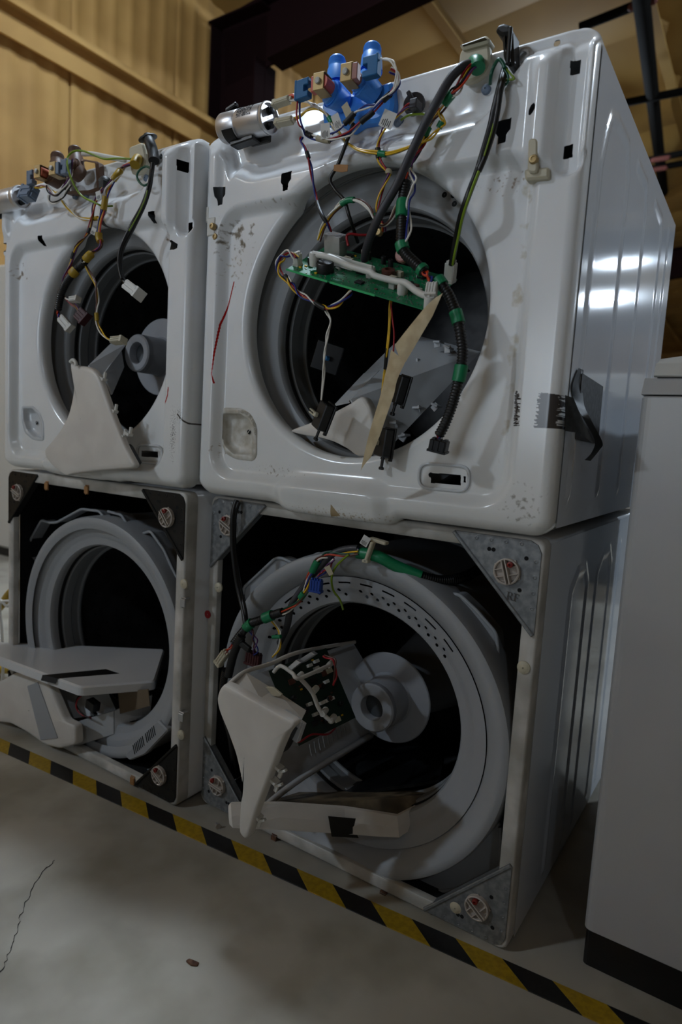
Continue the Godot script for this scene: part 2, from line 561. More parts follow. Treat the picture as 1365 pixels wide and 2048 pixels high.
# corner bracket: a triangular plate with a bent lip, dimples, holes and a plastic foot
func bracket(parent: Node3D, cx: float, cy: float, sx: float, sy: float, z: float, m: Material, lx: float, ly: float, ang: float, steel: bool) -> void:
	var b := MB.new()
	var P := func(x: float, y: float) -> Vector2: return w(cx + sx * x, cy + sy * y)
	var pts := [P.call(.004, .022), P.call(.010, .010), P.call(.022, .004), P.call(lx - .006, .004), P.call(lx, .008), P.call(.008, ly), P.call(.004, ly - .006)]
	b.prism(PackedVector2Array(pts), z, z + .003, Transform3D(), .0006)
	var l0: Vector2 = P.call(lx, .008)
	var l1: Vector2 = P.call(.008, ly)
	var n := (l1 - l0).orthogonal().normalized()
	if n.dot(w(cx, cy) - l0) < 0: n = -n
	b.prism(PackedVector2Array([l0, l1, l1 + n * .006, l0 + n * .006]), z - .012, z + .006, Transform3D(), .0015)
	var br := obj("corner_bracket", b, m, parent)
	b = MB.new()
	for i in 4:
		for q in [P.call(.035 + i * .024, .011), P.call(.011, .035 + i * .024)]:
			b.lathe([w(.0035, .003), w(.0022, .0034), w(.0016, .0026), w(.0004, .0024)], Transform3D(Basis(), v(q.x, q.y, z + .0006)), 10)
	obj("dimples", b, m, br)
	b = MB.new()
	for q in [P.call(.085, .026), P.call(.078, .026), P.call(.026, .032), P.call(.032, .082)]:
		b.lathe([w(.0001, .0032), w(.0034, .0032), w(.0034, .001)], Transform3D(Basis(), v(q.x, q.y, z)), 12)
	obj("bolt_holes", b, M.hole, br)
	var f: Vector2 = P.call(.053, .056)
	var xf := Transform3D(Basis(Vector3(0, 0, 1), ang), v(f.x, f.y, z + .002))
	b = MB.new()
	b.lathe([w(.0175, -.002), w(.0175, .008), w(.0188, .009), w(.0205, .008), w(.0205, -.002)], xf, 28)
	var c := xf.basis
	for s in [-1, 1]:
		b.box(xf * v(s * .0028, 0, .007), v(.0022, .037, .012), .0004, c)
		for q in [-1, 1]: b.box(xf * v(s * .0105, q * .0058, .006), v(.014, .0014, .008), .0003, c)
		b.box(xf * v(s * .0105, 0, .003), v(.014, .03, .002), .0003, c)
	obj("levelling_foot", b, M.foot, br)
	b = MB.new()
	b.lathe([w(.0035, .004), w(.0048, .012), w(.0045, .014), w(.002, .015), w(.0015, .012), w(.0003, .012)], xf * Transform3D(Basis(), v(.010, .010, 0)), 14)
	obj("red_screw", b, M.foot_red, br)

func flange(parent: Node3D, x0: float, x1: float, y0: float, y1: float, z: float, wd: float, m: Material) -> void:
	var b := MB.new()
	var o := rpoly(rect2((x0 + x1) / 2, (y0 + y1) / 2, (x1 - x0) / 2, (y1 - y0) / 2), .018)
	var rings := []
	for s in [[0.0, -.03, .018], [0.0, -.004, .018], [.0015, -.001, .018], [.004, 0.0, .017], [wd, 0.0, .003], [wd + .001, -.002, .003], [wd + .001, -.014, .003]]:
		var ring := PackedVector3Array()
		for q in rpoly(rect2((x0 + x1) / 2, (y0 + y1) / 2, (x1 - x0) / 2 - s[0], (y1 - y0) / 2 - s[0]), s[2]): ring.append(v(q.x, q.y, z + s[1]))
		rings.append(ring)
	b.skin(rings, true)
	obj("front_flange", b, m, parent)

func _ready() -> void:
	# ---------- camera, surroundings, exposure
	var cam := Camera3D.new()
	add_child(cam)
	cam.name = "camera"
	cam.transform = Transform3D(Basis(v(.8311, .0590, -.5530), v(-.1101, .9921, -.0596), v(.5452, .1104, .8310)), v(.9504, .7992, .9602)).orthonormalized()
	cam.fov = 76.766
	cam.near = 0.02
	var ca := CameraAttributesPhysical.new()
	ca.frustum_focus_distance = 1.12
	ca.exposure_aperture = 2.5
	ca.frustum_focal_length = 15.15
	cam.attributes = ca
	cam.current = true
	var we := WorldEnvironment.new()
	we.name = "world_environment"
	var env := Environment.new()
	env.background_mode = Environment.BG_COLOR
	env.background_color = Color(0.02, 0.02, 0.02)
	env.tonemap_mode = Environment.TONE_MAPPER_LINEAR
	env.tonemap_exposure = 1.05
	env.sdfgi_enabled = true; env.ssao_enabled = true; env.ssil_enabled = true
	we.environment = env
	add_child(we)
	materials()
	for q in [[-.55, -.45, 6.2, "unseen high bay lamp directly above the stacked washers, lighting the floor before them"], [-2.85, 4.3, 7.5, "unseen high bay lamp near the left wall, lighting the washer fronts"], [3.2, -12.2, 4.5, "unseen high bay lamp second farthest back at right, mirrored in the side panel"], [4.3, -15.8, 4.5, "unseen high bay lamp farthest back at right, mirrored in the side panel"], [3.8, -4.6, 19.0, "unseen high bay lamp behind the white top loader, placed to light the right side panel"], [-1.4, -6.5, 5.0, "unseen high bay lamp behind the stack, lighting the back of the hall"], [3.4, 4.6, 1.2, "unseen high bay lamp at the right behind the camera, lighting the hall"]]:
		high_bay(v(q[0], 4.05 + .1 * (q[0] + 3.2) - .15, q[1]), q[2], q[3])
	hall()
	machines()
	loose_parts()
	wiring()
	surroundings()

func materials() -> void:
	var cols := {
		"yellow": Color(.86, .68, .10), "white": Color(.88, .86, .82), "red": Color(.60, .08, .12), "blue": Color(.10, .16, .48), "purple": Color(.34, .15, .38), "orange": Color(.75, .22, .06), "brown": Color(.34, .19, .15), "black_wire": Color(.03, .03, .035), "green_wire": Color(.03, .30, .22), "lime": Color(.45, .55, .08), "pink": Color(.62, .42, .38), "grey_wire": Color(.18, .18, .20)}
	for k in cols: M[k] = mat(cols[k], .38)
	M.black = mat(Color(.022, .022, .025), .4)
	M.hole = mat(Color(.008, .008, .008), .9)
	M.green_tape = mat(Color(.02, .46, .29), .4)
	M.yellow_tape = mat(Color(.62, .50, .04), .45)
	M.black_tape = mat(Color(.03, .03, .03), .55)
	M.cream_tape = mat(Color(.66, .62, .52), .6)
	M.tan_tape = mat(Color(.60, .43, .25), .7)
	M.grey_cable = mat(Color(.19, .19, .21), .5)
	M.white_plastic = mat(Color(.80, .79, .76), .42)
	M.cap_plastic = noisy(Color(.80, .78, .75), Color(.83, .81, .78), .02, .45, 0, 256, 4, 8, 2.0)
	M.clear_plastic = mat(Color(.74, .75, .76), .35)
	M.ivory = mat(Color(.74, .71, .62), .5)
	M.enamel = noisy(Color(.76, .77, .78), Color(.84, .84, .84), .008, .2, 0, 256, 3, 5, .7)
	M.enamel_side = noisy(Color(.82, .84, .87), Color(.85, .87, .90), .01, .10, 0, 256, 3, 6, .5)
	M.enamel_dirty = noisy(Color(.62, .61, .58), Color(.80, .79, .77), .02, .4, 0, 256, 5, 7, 1.6)
	M.tub_grey = mat(Color(.60, .61, .62), .5)
	M.basket = noisy(Color(.22, .22, .225), Color(.30, .30, .30), .03, .4, .4, 256, 3, 4, 2.0)
	M.interior_shade = mat(Color(.05, .05, .05), .9)  # shade of the cabinet interior, put in as a dark colour
	M.agit = mat(Color(.58, .59, .61), .45)
	M.bore = mat(Color(.20, .22, .24), .5)
	M.galv = noisy(Color(.46, .47, .48), Color(.56, .57, .57), .05, .45, .5, 256, 4, 9, 5.0)
	M.dark_plate = noisy(Color(.03, .028, .02), Color(.08, .07, .05), .04, .5, .3, 256, 4, 10, 4.0)
	M.foot = mat(Color(.70, .66, .62), .5)
	M.foot_red = mat(Color(.48, .10, .06), .5)
	M.steel = mat(Color(.75, .75, .75), .35, .8)
	M.alum = mat(Color(.84, .84, .85), .36, .85)
	M.brass = mat(Color(.66, .56, .38), .42, .55)
	M.valve_blue = mat(Color(.26, .58, .95), .4)
	M.valve_brown = mat(Color(.36, .25, .18), .5)
	M.plug_blue = mat(Color(.03, .37, .58), .6)
	M.plug_greyblue = mat(Color(.42, .48, .56), .5)
	M.coil_red = mat(Color(.80, .38, .32), .5)
	M.copper = mat(Color(.66, .33, .22), .45, .4)
	M.board = mat(Color(.03, .44, .27), .3)
	M.board_dark = mat(Color(.01, .14, .09), .4)
	M.chip = mat(Color(.03, .03, .03), .5)
	M.solder = mat(Color(.6, .6, .58), .3, .9)
	M.rubber = mat(Color(.025, .025, .025), .55)
	M.ink = mat(Color(.12, .10, .09), .8)
	M.grey_tape = noisy(Color(.20, .20, .20), Color(.28, .28, .28), .1, .6, 0, 128, 3, 12, 6.0)
	M.hazard_yellow = noisy(Color(.56, .45, .04), Color(.64, .52, .05), .05, .5, 0, 256, 5, 41, 6.0)
	M.hazard_black = noisy(Color(.02, .02, .02), Color(.07, .065, .06), .05, .5, 0, 256, 5, 42, 6.0)
	M.pipe = mat(Color(.04, .036, .03), 1.0, 0, .2)
	M.rust_orange = mat(Color(.30, .11, .06), .8)
	M.card = mat(Color(.42, .36, .28), .8)
	M.pencil = mat(Color(.30, .29, .28), .7)
	M.enamel_worn = noisy(Color(.69, .66, .60), Color(.80, .79, .76), .04, .4, 0, 256, 5, 19, 4.0)
	M.emboss = mat(Color(.60, .57, .50), .5)
	M.seal_grey = mat(Color(.47, .48, .49), .5)
	M.rivet = mat(Color(.72, .72, .70), .35)
	M.board_pale = mat(Color(.22, .66, .40), .4)
	M.dark_red = mat(Color(.25, .04, .05), .5)
	M.plug_blue2 = mat(Color(.03, .22, .55), .45)
	M.paper = noisy(Color(.66, .59, .46), Color(.74, .68, .55), .05, .7, 0, 128, 4, 14, 5.0)
	M.tag_white = mat(Color(.82, .81, .79), .6)
	M.lid_dirt = noisy(Color(.20, .17, .12), Color(.52, .46, .36), .02, .6, 0, 256, 5, 15, 3.0)
	M.dark_glass = noisy(Color(.06, .065, .07), Color(.15, .16, .17), .01, .25, 0, 128, 4, 16, 2.0)
	M.smoke = mat(Color(.04, .045, .05), .25)
	M.cab_grey = noisy(Color(.62, .615, .61), Color(.66, .655, .65), .01, .35, 0, 256, 3, 18, .8)
	M.grey_body = mat(Color(.33, .36, .39), .4)
	M.maroon = mat(Color(.085, .028, .032), .9, 0, .2)
	M.rust = noisy(Color(.22, .11, .06), Color(.42, .30, .22), .08, .8, 0, 128, 4, 13, 6.0)

func high_bay(at: Vector3, energy: float, note: String) -> void:  # lamp out of view, place and strength set to light stack and hall
	var t := thing("unseen_high_bay_lamp", note, "lamp", at)
	var b := MB.new()
	b.lathe([w(.03, .16), w(.06, .15), w(.07, .08), w(.20, .03), w(.23, -.03), w(.226, -.032), w(.2, .004)], Transform3D(Basis(v(1, 0, 0), v(0, 0, -1), v(0, 1, 0)), at), 28)
	obj("reflector", b, M.steel, t)
	b = MB.new()
	b.tube(PackedVector3Array([at + v(0, .15, 0), at + v(0, .365, 0)]), .012, 8)
	obj("stem", b, M.black, t)
	b = MB.new()
	b.lathe([w(.205, 0), w(.18, -.012), w(.001, -.016)], Transform3D(Basis(v(1, 0, 0), v(0, 0, -1), v(0, 1, 0)), at), 28)
	var e := mat(Color(1, 1, 1), .5)
	e.emission_enabled = true; e.emission = Color(1, .97, .92); e.emission_energy_multiplier = 9.0
	obj("lens", b, e, t)
	var l := OmniLight3D.new()
	l.name = "unseen_lamp_light"
	l.light_energy = energy; l.light_size = .15; l.omni_range = 60; l.omni_attenuation = 2.0; l.shadow_enabled = true
	l.light_color = Color(.85, .925, 1)
	t.add_child(l)
	l.position = v(0, -.06, 0)

func hall() -> void:
	var fl := MB.new()
	fl.box(v(6, -.1, -4), v(20, .2, 40), 0)
	var concrete := noisy(Color(.58, .56, .52), Color(.68, .66, .61), .008, .62, 0, 512, 6, 3, .35)
	var dn := NoiseTexture2D.new()
	dn.width = 512; dn.height = 512; dn.seamless = true
	var f2 := FastNoiseLite.new()
	f2.seed = 21; f2.frequency = .02; f2.fractal_octaves = 7
	dn.noise = f2
	var g2 := Gradient.new()
	g2.set_color(0, Color(.84, .83, .81)); g2.set_color(1, Color(1, 1, 1)); g2.set_offset(0, .15); g2.set_offset(1, .6)
	dn.color_ramp = g2
	concrete.detail_enabled = true
	concrete.detail_albedo = dn; concrete.detail_blend_mode = BaseMaterial3D.BLEND_MODE_MUL
	var floor_ := struct("floor", fl, concrete)
	var tan_wall := noisy(Color(.66, .50, .27), Color(.78, .61, .35), .006, .7, 0, 256, 4, 31, .6)
	var tan_roof := noisy(Color(.54, .41, .19), Color(.61, .48, .24), .006, .75, 0, 256, 4, 32, .4)
	# left wall: corrugated siding in sheets one metre wide
	var b := MB.new()
	b.box(v(-3.42, 2.3, -4), v(.3, 5.2, 40.4), 0)
	var wl := struct("wall_left", b, tan_wall)
	for k in 9:
		b = MB.new()
		var z0 := -5.4 + k * .9
		var rings := []
		for y in [0.0, 4.3]:
			var ring := PackedVector3Array()
			for i in 6:
				var z := z0 + i * .15
				for q in [[0.0, 0.0], [.05, .0], [.07, .008], [.10, .012], [.125, .006]]: ring.append(v(-3.262 + q[1], y, z + q[0]))
			rings.append(ring)
		b.skin(rings, false)
		obj("siding_sheet", b, tan_wall, wl)
	for y in [1.75, 3.28]:
		b = MB.new()
		b.box(v(-3.17, y - .09, -4), v(.02, .18, 40), .002)
		b.box(v(-3.12, y, -4), v(.12, .012, 40), .002)
		b.box(v(-3.066, y - .02, -4), v(.012, .04, 40), .002)
		obj("wall_girt", b, tan_wall, wl)
	for e in [["wall_back", v(6, 3.2, -24.1), v(20, 7, .3)], ["wall_front", v(6, 3.2, 11.1), v(20, 7, .3)], ["wall_right", v(15.9, 3.2, -4), v(.3, 7, 40.4)]]:
		b = MB.new()
		b.box(e[1], e[2], 0)
		struct(e[0], b, tan_wall)
	# unseen glowing door panel behind the camera, placed to light the washer fronts
	b = MB.new()
	var glow := mat(Color(.9, .93, .95), .6)
	glow.emission_enabled = true; glow.emission = Color(.92, .96, 1); glow.emission_energy_multiplier = 1.2
	for i in 9: b.box(v(-1.35, .18 + i * .34, 10.93), v(3.2, .32, .03), .004)
	var dr := struct("door_1", b, glow)
	var dl := AreaLight3D.new()
	dl.name = "unseen_door_light"
	dl.area_size = Vector2(3.2, 3.0)
	dl.light_energy = 13.0; dl.light_color = Color(.86, .93, 1); dl.area_range = 60; dl.area_attenuation = 2.0; dl.shadow_enabled = true
	add_child(dl)
	dl.position = v(-1.35, 1.55, 10.88)
	# roof: a deck pitched one in ten, batts hung in strips across, purlins along the hall
	var s := .1
	var top := func(x: float) -> float: return 4.30 + s * (x + 3.2)
	b = MB.new()
	var tilt := Basis(v(0, 0, 1), atan(s))
	b.box(v(6, top.call(6.0) + .14, -4), v(20.5, .2, 40.6), 0, tilt)
	var ce := struct("ceiling", b, tan_roof)
	for k in 24:
		b = MB.new()
		var z0 := 1.0 - k * .95
		var rings := []
		for i in 14:
			var ring := PackedVector3Array()
			for j in 13:
				var x := -3.3 + j * 1.1
				ring.append(v(x, top.call(x) + .03 - .05 * sin(PI * i / 13.0) * (1.0 if j % 1 == 0 else .7), z0 - .95 * i / 13.0))
			rings.append(ring)
		b.skin(rings, false)
		obj("roof_batt", b, tan_roof, ce)
	for k in 9:
		b = MB.new()
		var x := -1.75 + k * 1.45
		b.box(v(x, top.call(x) - .10, -4), v(.012, .18, 40), .001)
		b.box(v(x + .04, top.call(x) - .185, -4), v(.09, .012, 40), .001)
		obj("purlin", b, tan_roof, ce)
	for zz in [-3.15, -11.5, 5.0]:
		b = MB.new()
		b.box(v(-2.95, 2.03, zz), v(.5, 4.06, .012), .001)
		for x in [-3.19, -2.71]: b.box(v(x, 2.03 if x < -3 else 1.86, zz), v(.016, 4.06 if x < -3 else 3.7, .25), .002)
		b.box(v(-2.95, 4.09, zz), v(.56, .016, .25), .002)
		struct("trim_column" if zz == -3.15 else ("trim_column_far" if zz < -5 else "trim_column_near"), b, M.maroon)
		b = MB.new()
		var hh := .46
		b.box(v(6, top.call(6.0) - .22 - hh / 2, zz), v(18.4, hh, .012), 0, tilt)
		for e in [[0.0, 0.0], [-hh, .27]]: b.box(v(6 + e[1], top.call(6.0 + e[1]) - .22 + e[0], zz), v(18.4 - 2 * e[1], .016, .2), 0, tilt)
		struct("trim_rafter" if zz == -3.15 else ("trim_rafter_far" if zz < -5 else "trim_rafter_near"), b, M.maroon)

func deck_image(o: Vector2) -> Image:
	var img := Image.create(1024, 1024, false, Image.FORMAT_RGBA8)
	var f := FastNoiseLite.new()
	f.seed = 77; f.frequency = .006; f.fractal_octaves = 4
	for y in 256:
		for x in 256:
			var q := clampf(f.get_noise_2d(x * 4, y * 4) * 1.4, -1, 1)
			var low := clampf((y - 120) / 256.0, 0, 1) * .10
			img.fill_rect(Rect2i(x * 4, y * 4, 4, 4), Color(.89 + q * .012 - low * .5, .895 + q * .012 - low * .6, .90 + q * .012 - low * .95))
	return img

func holes(img: Image, o: Vector2, polys: Array) -> void:
	for p in polys: blot(img, p, Color(.3, .3, .3, 0), o, 1024 / .74)

func machines() -> void:
	var k := 1024 / .74
	var rng := RandomNumberGenerator.new()
	rng.seed = 5
	# ---- lower right
	var t := thing("washing_machine", "overturned white washer at lower right, galvanized corner plates and large grey tub ring showing", "washer", v(.343, 0, -.4), "stripped washers in the stack")
	shell(t, 0, .686, .004, .671, -.0305, -.80, .018, M.enamel)
	flange(t, 0, .686, .004, .671, 0, .024, M.enamel_dirty)
	shade_sheets(t, 0, .686, .004, .671, -.03, -.78)
	side_sheet(t, .6865, -.03, -.79, .012, .662, [[w(.05, -.18), w(.56, -.18), w(.593, -.22), w(.593, -.27), w(.56, -.30), w(.05, -.30)], [w(.05, -.38), w(.57, -.38), w(.60, -.42), w(.602, -.48), w(.57, -.51), w(.05, -.51)], [w(.05, -.60), w(.6, -.60)]], M.enamel_side)
	tub(t, v(.3525, .300, -.004), .310, .205, .965, .046)
	agitator(t, v(.350, .280, -.105), .0485, .0255, .068, .094)
	ears(t, -.06, [[w(.0462,.457),w(.048,.4769),w(.1297,.552),w(.1465,.5545),w(.1803,.5474),w(.2396,.5795),w(.2625,.5583),w(.1435,.4771),w(.0654,.4193)], [w(.4599,.5624),w(.5027,.5459),w(.5339,.5499),w(.5665,.5283),w(.6033,.4974),w(.609,.4714),w(.6097,.4442),w(.6265,.4098),w(.6057,.3825),w(.5487,.4732),w(.4679,.5368)], [w(.639,.1752),w(.6454,.1124),w(.6429,.0928),w(.6179,.0599),w(.5763,.0285),w(.5421,.0085),w(.5166,.0002),w(.4804,.0149),w(.5353,.0681),w(.6076,.1889)]])
	for q in [[.686, .671, -1, -1, .3], [0, .671, 1, -1, 1.1], [.686, .004, -1, 1, .9], [0, .004, 1, 1, 1.4]]:
		bracket(t, q[0], q[1], q[2], q[3], -.001, M.galv, .148, .150, q[4], true)
	buttons(t, [v(.6707,.4715,.001),v(.5956,.0395,.001),v(.0298,.4824,.001)])
	clips(t, [v(.4587,-.0082,.002),v(.2081,-.0001,.002)], M.rust)
	red_dot(t, v(.0023,.4198,.002))
	letters("RF", .017, Transform3D(Basis(v(0, 0, 1), -.1), v(.6448,.5771,.0035)), M.pencil, t, "handwriting", "Droid Serif")
	# ---- lower left
	t = thing("washing_machine", "overturned white washer at lower left, dark corner plates around a pale tub ring", "washer", v(-.341, 0, -.35), "stripped washers in the stack")
	shell(t, -.672, -.018, .004, .676, .0195, -.75, .018, M.enamel)
	flange(t, -.672, -.018, .004, .676, .05, .024, M.enamel_dirty)
	shade_sheets(t, -.672, -.018, .004, .676, .02, -.73)
	tub(t, v(-.337, .300, .03), .297, .222, .97, .03, false)
	ears(t, -.01, [[w(-.6725,.4448),w(-.6683,.4861),w(-.6161,.546),w(-.5826,.5435),w(-.55,.5474),w(-.4468,.5933),w(-.3783,.5959),w(-.3493,.5775),w(-.5817,.4846),w(-.6257,.4115)], [w(-.3499,.599),w(-.2946,.5957),w(-.2579,.5627),w(-.2315,.5568),w(-.1929,.5709),w(-.1468,.5342),w(-.1043,.4792),w(-.0911,.4312),w(-.1259,.4246),w(-.2135,.5361),w(-.3211,.5689)], [w(-.0842,.1679),w(-.0995,.0755),w(-.1642,.0176),w(-.2158,-.0127),w(-.249,.0009),w(-.2392,.0354),w(-.1192,.1517)]])
	vent(t)
	for q in [[-.018, .676, -1, -1, .7], [-.672, .676, 1, -1, 1.2], [-.018, .004, -1, 1, 1.0], [-.672, .004, 1, 1, .4]]:
		bracket(t, q[0], q[1], q[2], q[3], .049, M.dark_plate, .135, .140, q[4], false)
	buttons(t, [v(-.0184,.4891,.051),v(-.0126,.1682,.051)])
	clips(t, [v(-.0184,.4496,.052),v(-.0133,.2065,.052)], M.steel)
	clips(t, [v(-.5005,.647,.052),v(-.3437,.6517,.052),v(-.1606,.0143,.052)], M.tan_tape)
	b_strip(t, v(-.0175, .30, .02))
	# ---- upper right
	t = thing("washing_machine", "upper right white washer, its round deck opening crossed by a dangling green circuit board", "washer", v(.343, .672, -.4), "stripped washers in the stack")
	var o := w(-.02, 1.39)
	var img := deck_image(o)
	smudge(img, w(.06, 1.170), w(.05, .035), Color(.28, .24, .18), .5, o, k, rng)
	smudge(img, w(.06, 1.12), w(.05, .07), Color(.55, .50, .42), -.4, o, k, rng, .05)
	smudge(img, w(.16, 1.215), w(.10, .012), Color(.55, .52, .47), -.5, o, k, rng, .05)
	smudge(img, w(.59, 1.185), w(.05, .025), Color(.42, .33, .25), -.35, o, k, rng, .06)
	smudge(img, w(.045, .765), w(.02, .015), Color(.45, .36, .26), .1, o, k, rng, .06)
	smudge(img, w(.18, .735), w(.10, .015), Color(.40, .35, .28), -.4, o, k, rng, .08)
	pass
	smudge(img, w(.66, .72), w(.04, .04), Color(.50, .48, .44), -.1, o, k, rng, .06)
	smudge(img, w(.620, 1.0), w(.010, .26), Color(.74, .71, .64), .3, o, k, rng, .02)
	smudge(img, w(.35, .672), w(.16, .012), Color(.55, .48, .36), .0, o, k, rng, .1)
	scrape(img, [w(.6686,.8811),w(.6966,.8794),w(.6983,.8325),w(.6674,.8326)], Color(.24, .23, .225), o, k, rng)
	scrape(img, [w(.6307,.8843),w(.6388,.8844),w(.6404,.8345),w(.6353,.8343)], Color(.20, .18, .17), o, k, rng)
	scribble(img, [w(.0583,1.0877),w(.0485,1.0531),w(.0365,1.0068),w(.0301,.9499),w(.0268,.9115),w(.0317,.8941)], .0012, Color(.62, .05, .05), o, k)
	blot(img, [w(.329,.6891),w(.3449,.6701),w(.3233,.6659)], Color(.62, .54, .40), o, k)
	holes(img, o, [[w(.0443,.8373),w(.0877,.8385),w(.1127,.8259),w(.1199,.811),w(.1216,.7607),w(.0764,.7599),w(.0516,.7751),w(.0441,.7894)], [w(.6645,1.328),w(.6772,1.3268),w(.6775,1.3101),w(.6649,1.31)], [w(.6656,1.2182),w(.677,1.2194),w(.6779,1.2022),w(.6659,1.2011)], keyhole(.583, 1.247), keyhole(.191, 1.243), keyhole(.035, 1.241), disc2(.625, 1.263, .0065), disc2(.640, 1.362, .0045), disc2(.601, 1.346, .0045), [w(.5007,.7556),w(.5517,.7565),w(.553,.7404),w(.502,.7399)], disc2(.5008, .7525, .004), [w(.5568,.7546),w(.56,.7548),w(.5608,.7457),w(.5576,.7454)], [w(-.0208,1.307),w(-.0127,1.3075),w(-.0134,1.2939),w(-.0214,1.2934)]])
	deck(t, -.006, .699, .676, 1.378, 0, w(.333, 1.009), .2385, img, o)
	side_sheet(t, .7002, .006, -.79, .690, 1.350, [[w(.74, -.042), w(1.212, -.044), w(1.27, -.066), w(1.291, -.08), w(1.302, -.12), w(1.302, -.204), w(1.26, -.23), w(.74, -.24)], [w(1.305, -.30), w(1.304, -.389), w(1.26, -.41), w(.74, -.42)], [w(1.304, -.50), w(1.301, -.588), w(1.26, -.61), w(.74, -.62)], [w(.74, -.70), w(1.31, -.70)]], M.enamel_side)
	shell(t, .0, .697, .682, 1.352, .0, -.79, .02, M.enamel)
	shade_sheets(t, .0, .698, .682, 1.368, -.01, -.77)
	tub(t, v(.335, .990, -.020), .300, .212, 1.0, .025, false)
	deck_fittings(t, true)
	pocket(t, [w(.041,.8489),w(.091,.8491),w(.1158,.8383),w(.1322,.8153),w(.1355,.7597),w(.126,.7486),w(.0795,.7503),w(.0538,.7595),w(.0433,.7795)], [w(.0443,.8373),w(.0877,.8385),w(.1127,.8259),w(.1199,.811),w(.1216,.7607),w(.0764,.7599),w(.0516,.7751),w(.0441,.7894)], .0205, v(.1011,.8042,.008), M.enamel_worn)
	letters_arc(t, "LIQUID BLEACH ONLY", [v(.0839,.8431,.0228),v(.0995,.8415,.0228),v(.1138,.8344,.0228),v(.1247,.8215,.0228),v(.1291,.8104,.0228),v(.131,.7991,.0228)])
	oval_lip(t, w(.5235, .7508), .043, .0195, .0215)
	# ---- upper left
	t = thing("washing_machine", "upper left white washer, agitator and curved white end cap in its round deck opening", "washer", v(-.343, .678, -.35), "stripped washers in the stack")
	o = w(-.69, 1.38)
	img = deck_image(o)
	smudge(img, w(-.62, 1.16), w(.03, .02), Color(.32, .24, .16), .4, o, k, rng)
	smudge(img, w(-.09, 1.18), w(.025, .02), Color(.35, .27, .2), .2, o, k, rng)
	smudge(img, w(-.046, .79), w(.010, .06), Color(.16, .15, .14), .35, o, k, rng, .2)
	smudge(img, w(-.03, .83), w(.012, .02), Color(.3, .29, .28), .1, o, k, rng, .2)
	scribble(img, [w(-.0638,.8838),w(-.0646,.869),w(-.0699,.856),w(-.0754,.8479)], .0012, Color(.62, .05, .05), o, k)
	scribble(img, [w(-.0358,.8316),w(-.021,.8183),w(-.0022,.8063)], .0014, Color(.3, .28, .26), o, k)
	holes(img, o, [[w(-.6098,.8303),w(-.5706,.8312),w(-.5449,.8162),w(-.532,.7985),w(-.5294,.7612),w(-.5656,.7632),w(-.5918,.778),w(-.6074,.8021)], [w(-.0564,1.3121),w(-.0453,1.3121),w(-.0458,1.2927),w(-.0555,1.2925)], [w(-.0421,1.2003),w(-.031,1.1998),w(-.0301,1.182),w(-.0411,1.1805)], [w(-.1375,1.2277),w(-.1182,1.227),w(-.1179,1.2174),w(-.1236,1.2134),w(-.1248,1.2079),w(-.1338,1.209),w(-.1341,1.2158),w(-.1372,1.22)], [w(-.5205,1.2269),w(-.5025,1.2259),w(-.5023,1.2148),w(-.5082,1.2065),w(-.5162,1.2074),w(-.5204,1.2168)], [w(-.6736,1.2273),w(-.6513,1.226),w(-.6513,1.2154),w(-.6557,1.2053),w(-.669,1.2068),w(-.6735,1.2167)], [w(-.1635,.7522),w(-.1118,.7531),w(-.1113,.7407),w(-.163,.7395)], disc2(v(-.0896,1.2342,.066).x, v(-.0896,1.2342,.066).y, .005), disc2(v(-.0715,1.3451,.06).x, v(-.0715,1.3451,.06).y, .003), disc2(v(-.1032,1.3261,.06).x, v(-.1032,1.3261,.06).y, .0045), disc2(v(-.1574,.7471,.06).x, v(-.1574,.7471,.06).y, .003), [w(-.0861,1.1667),w(-.0675,1.1655),w(-.0489,1.1559),w(-.0499,1.1486),w(-.0597,1.1468),w(-.0781,1.1479)], [w(-.2942,1.2322),w(-.2807,1.2315),w(-.2804,1.2213),w(-.2835,1.2114),w(-.292,1.2135),w(-.294,1.223)]])
	deck(t, -.672, -.013, .683, 1.362, .027, w(-.316, .997), .2275, img, o)
	shell(t, -.668, -.015, .690, 1.352, .026, -.75, .02, M.enamel)
	shade_sheets(t, -.668, -.015, .690, 1.352, .01, -.73)
	tub(t, v(-.318, .985, .005), .290, .215, 1.0, .025, false)
	agitator(t, v(-.312, .973, -.052), .0432, .0255, .07, .092)
	deck_fittings(t, false)
	pocket(t, [w(-.6165,.8364),w(-.5664,.8374),w(-.5365,.8224),w(-.5216,.7989),w(-.5189,.7545),w(-.5655,.7546),w(-.6005,.7702),w(-.6162,.8018)], [w(-.6098,.8303),w(-.5706,.8312),w(-.5449,.8162),w(-.532,.7985),w(-.5294,.7612),w(-.5656,.7632),w(-.5918,.778),w(-.6074,.8021)], .0475, v(-.572,.7969,.03), M.enamel)
	oval_lip(t, xy(v(-.1364,.7464,.05)), .039, .0185, .0495)

func ears(parent: Node3D, z: float, polys: Array) -> void:
	for p in polys:
		var b := MB.new()
		b.prism(PackedVector2Array(rpoly(p, .006, 3)), z - .03, z, Transform3D(), .002)
		var path := PackedVector3Array()
		for q in rpoly(p.slice(0, p.size() - 2), .008, 4): path.append(v(q.x, q.y, z + .002))
		b.tube(path.slice(3, path.size() - 3), .0035, 6)
		obj("tub_bracket", b, M.tub_grey, parent)

func buttons(parent: Node3D, at: Array) -> void:
	for q in at:
		var b := MB.new()
		b.lathe([w(.0105, -.002), w(.010, .001), w(.007, .0022), w(.006, .003), w(.001, .0034)], Transform3D(Basis(), q), 18)
		obj("plug_button", b, M.ivory, parent)

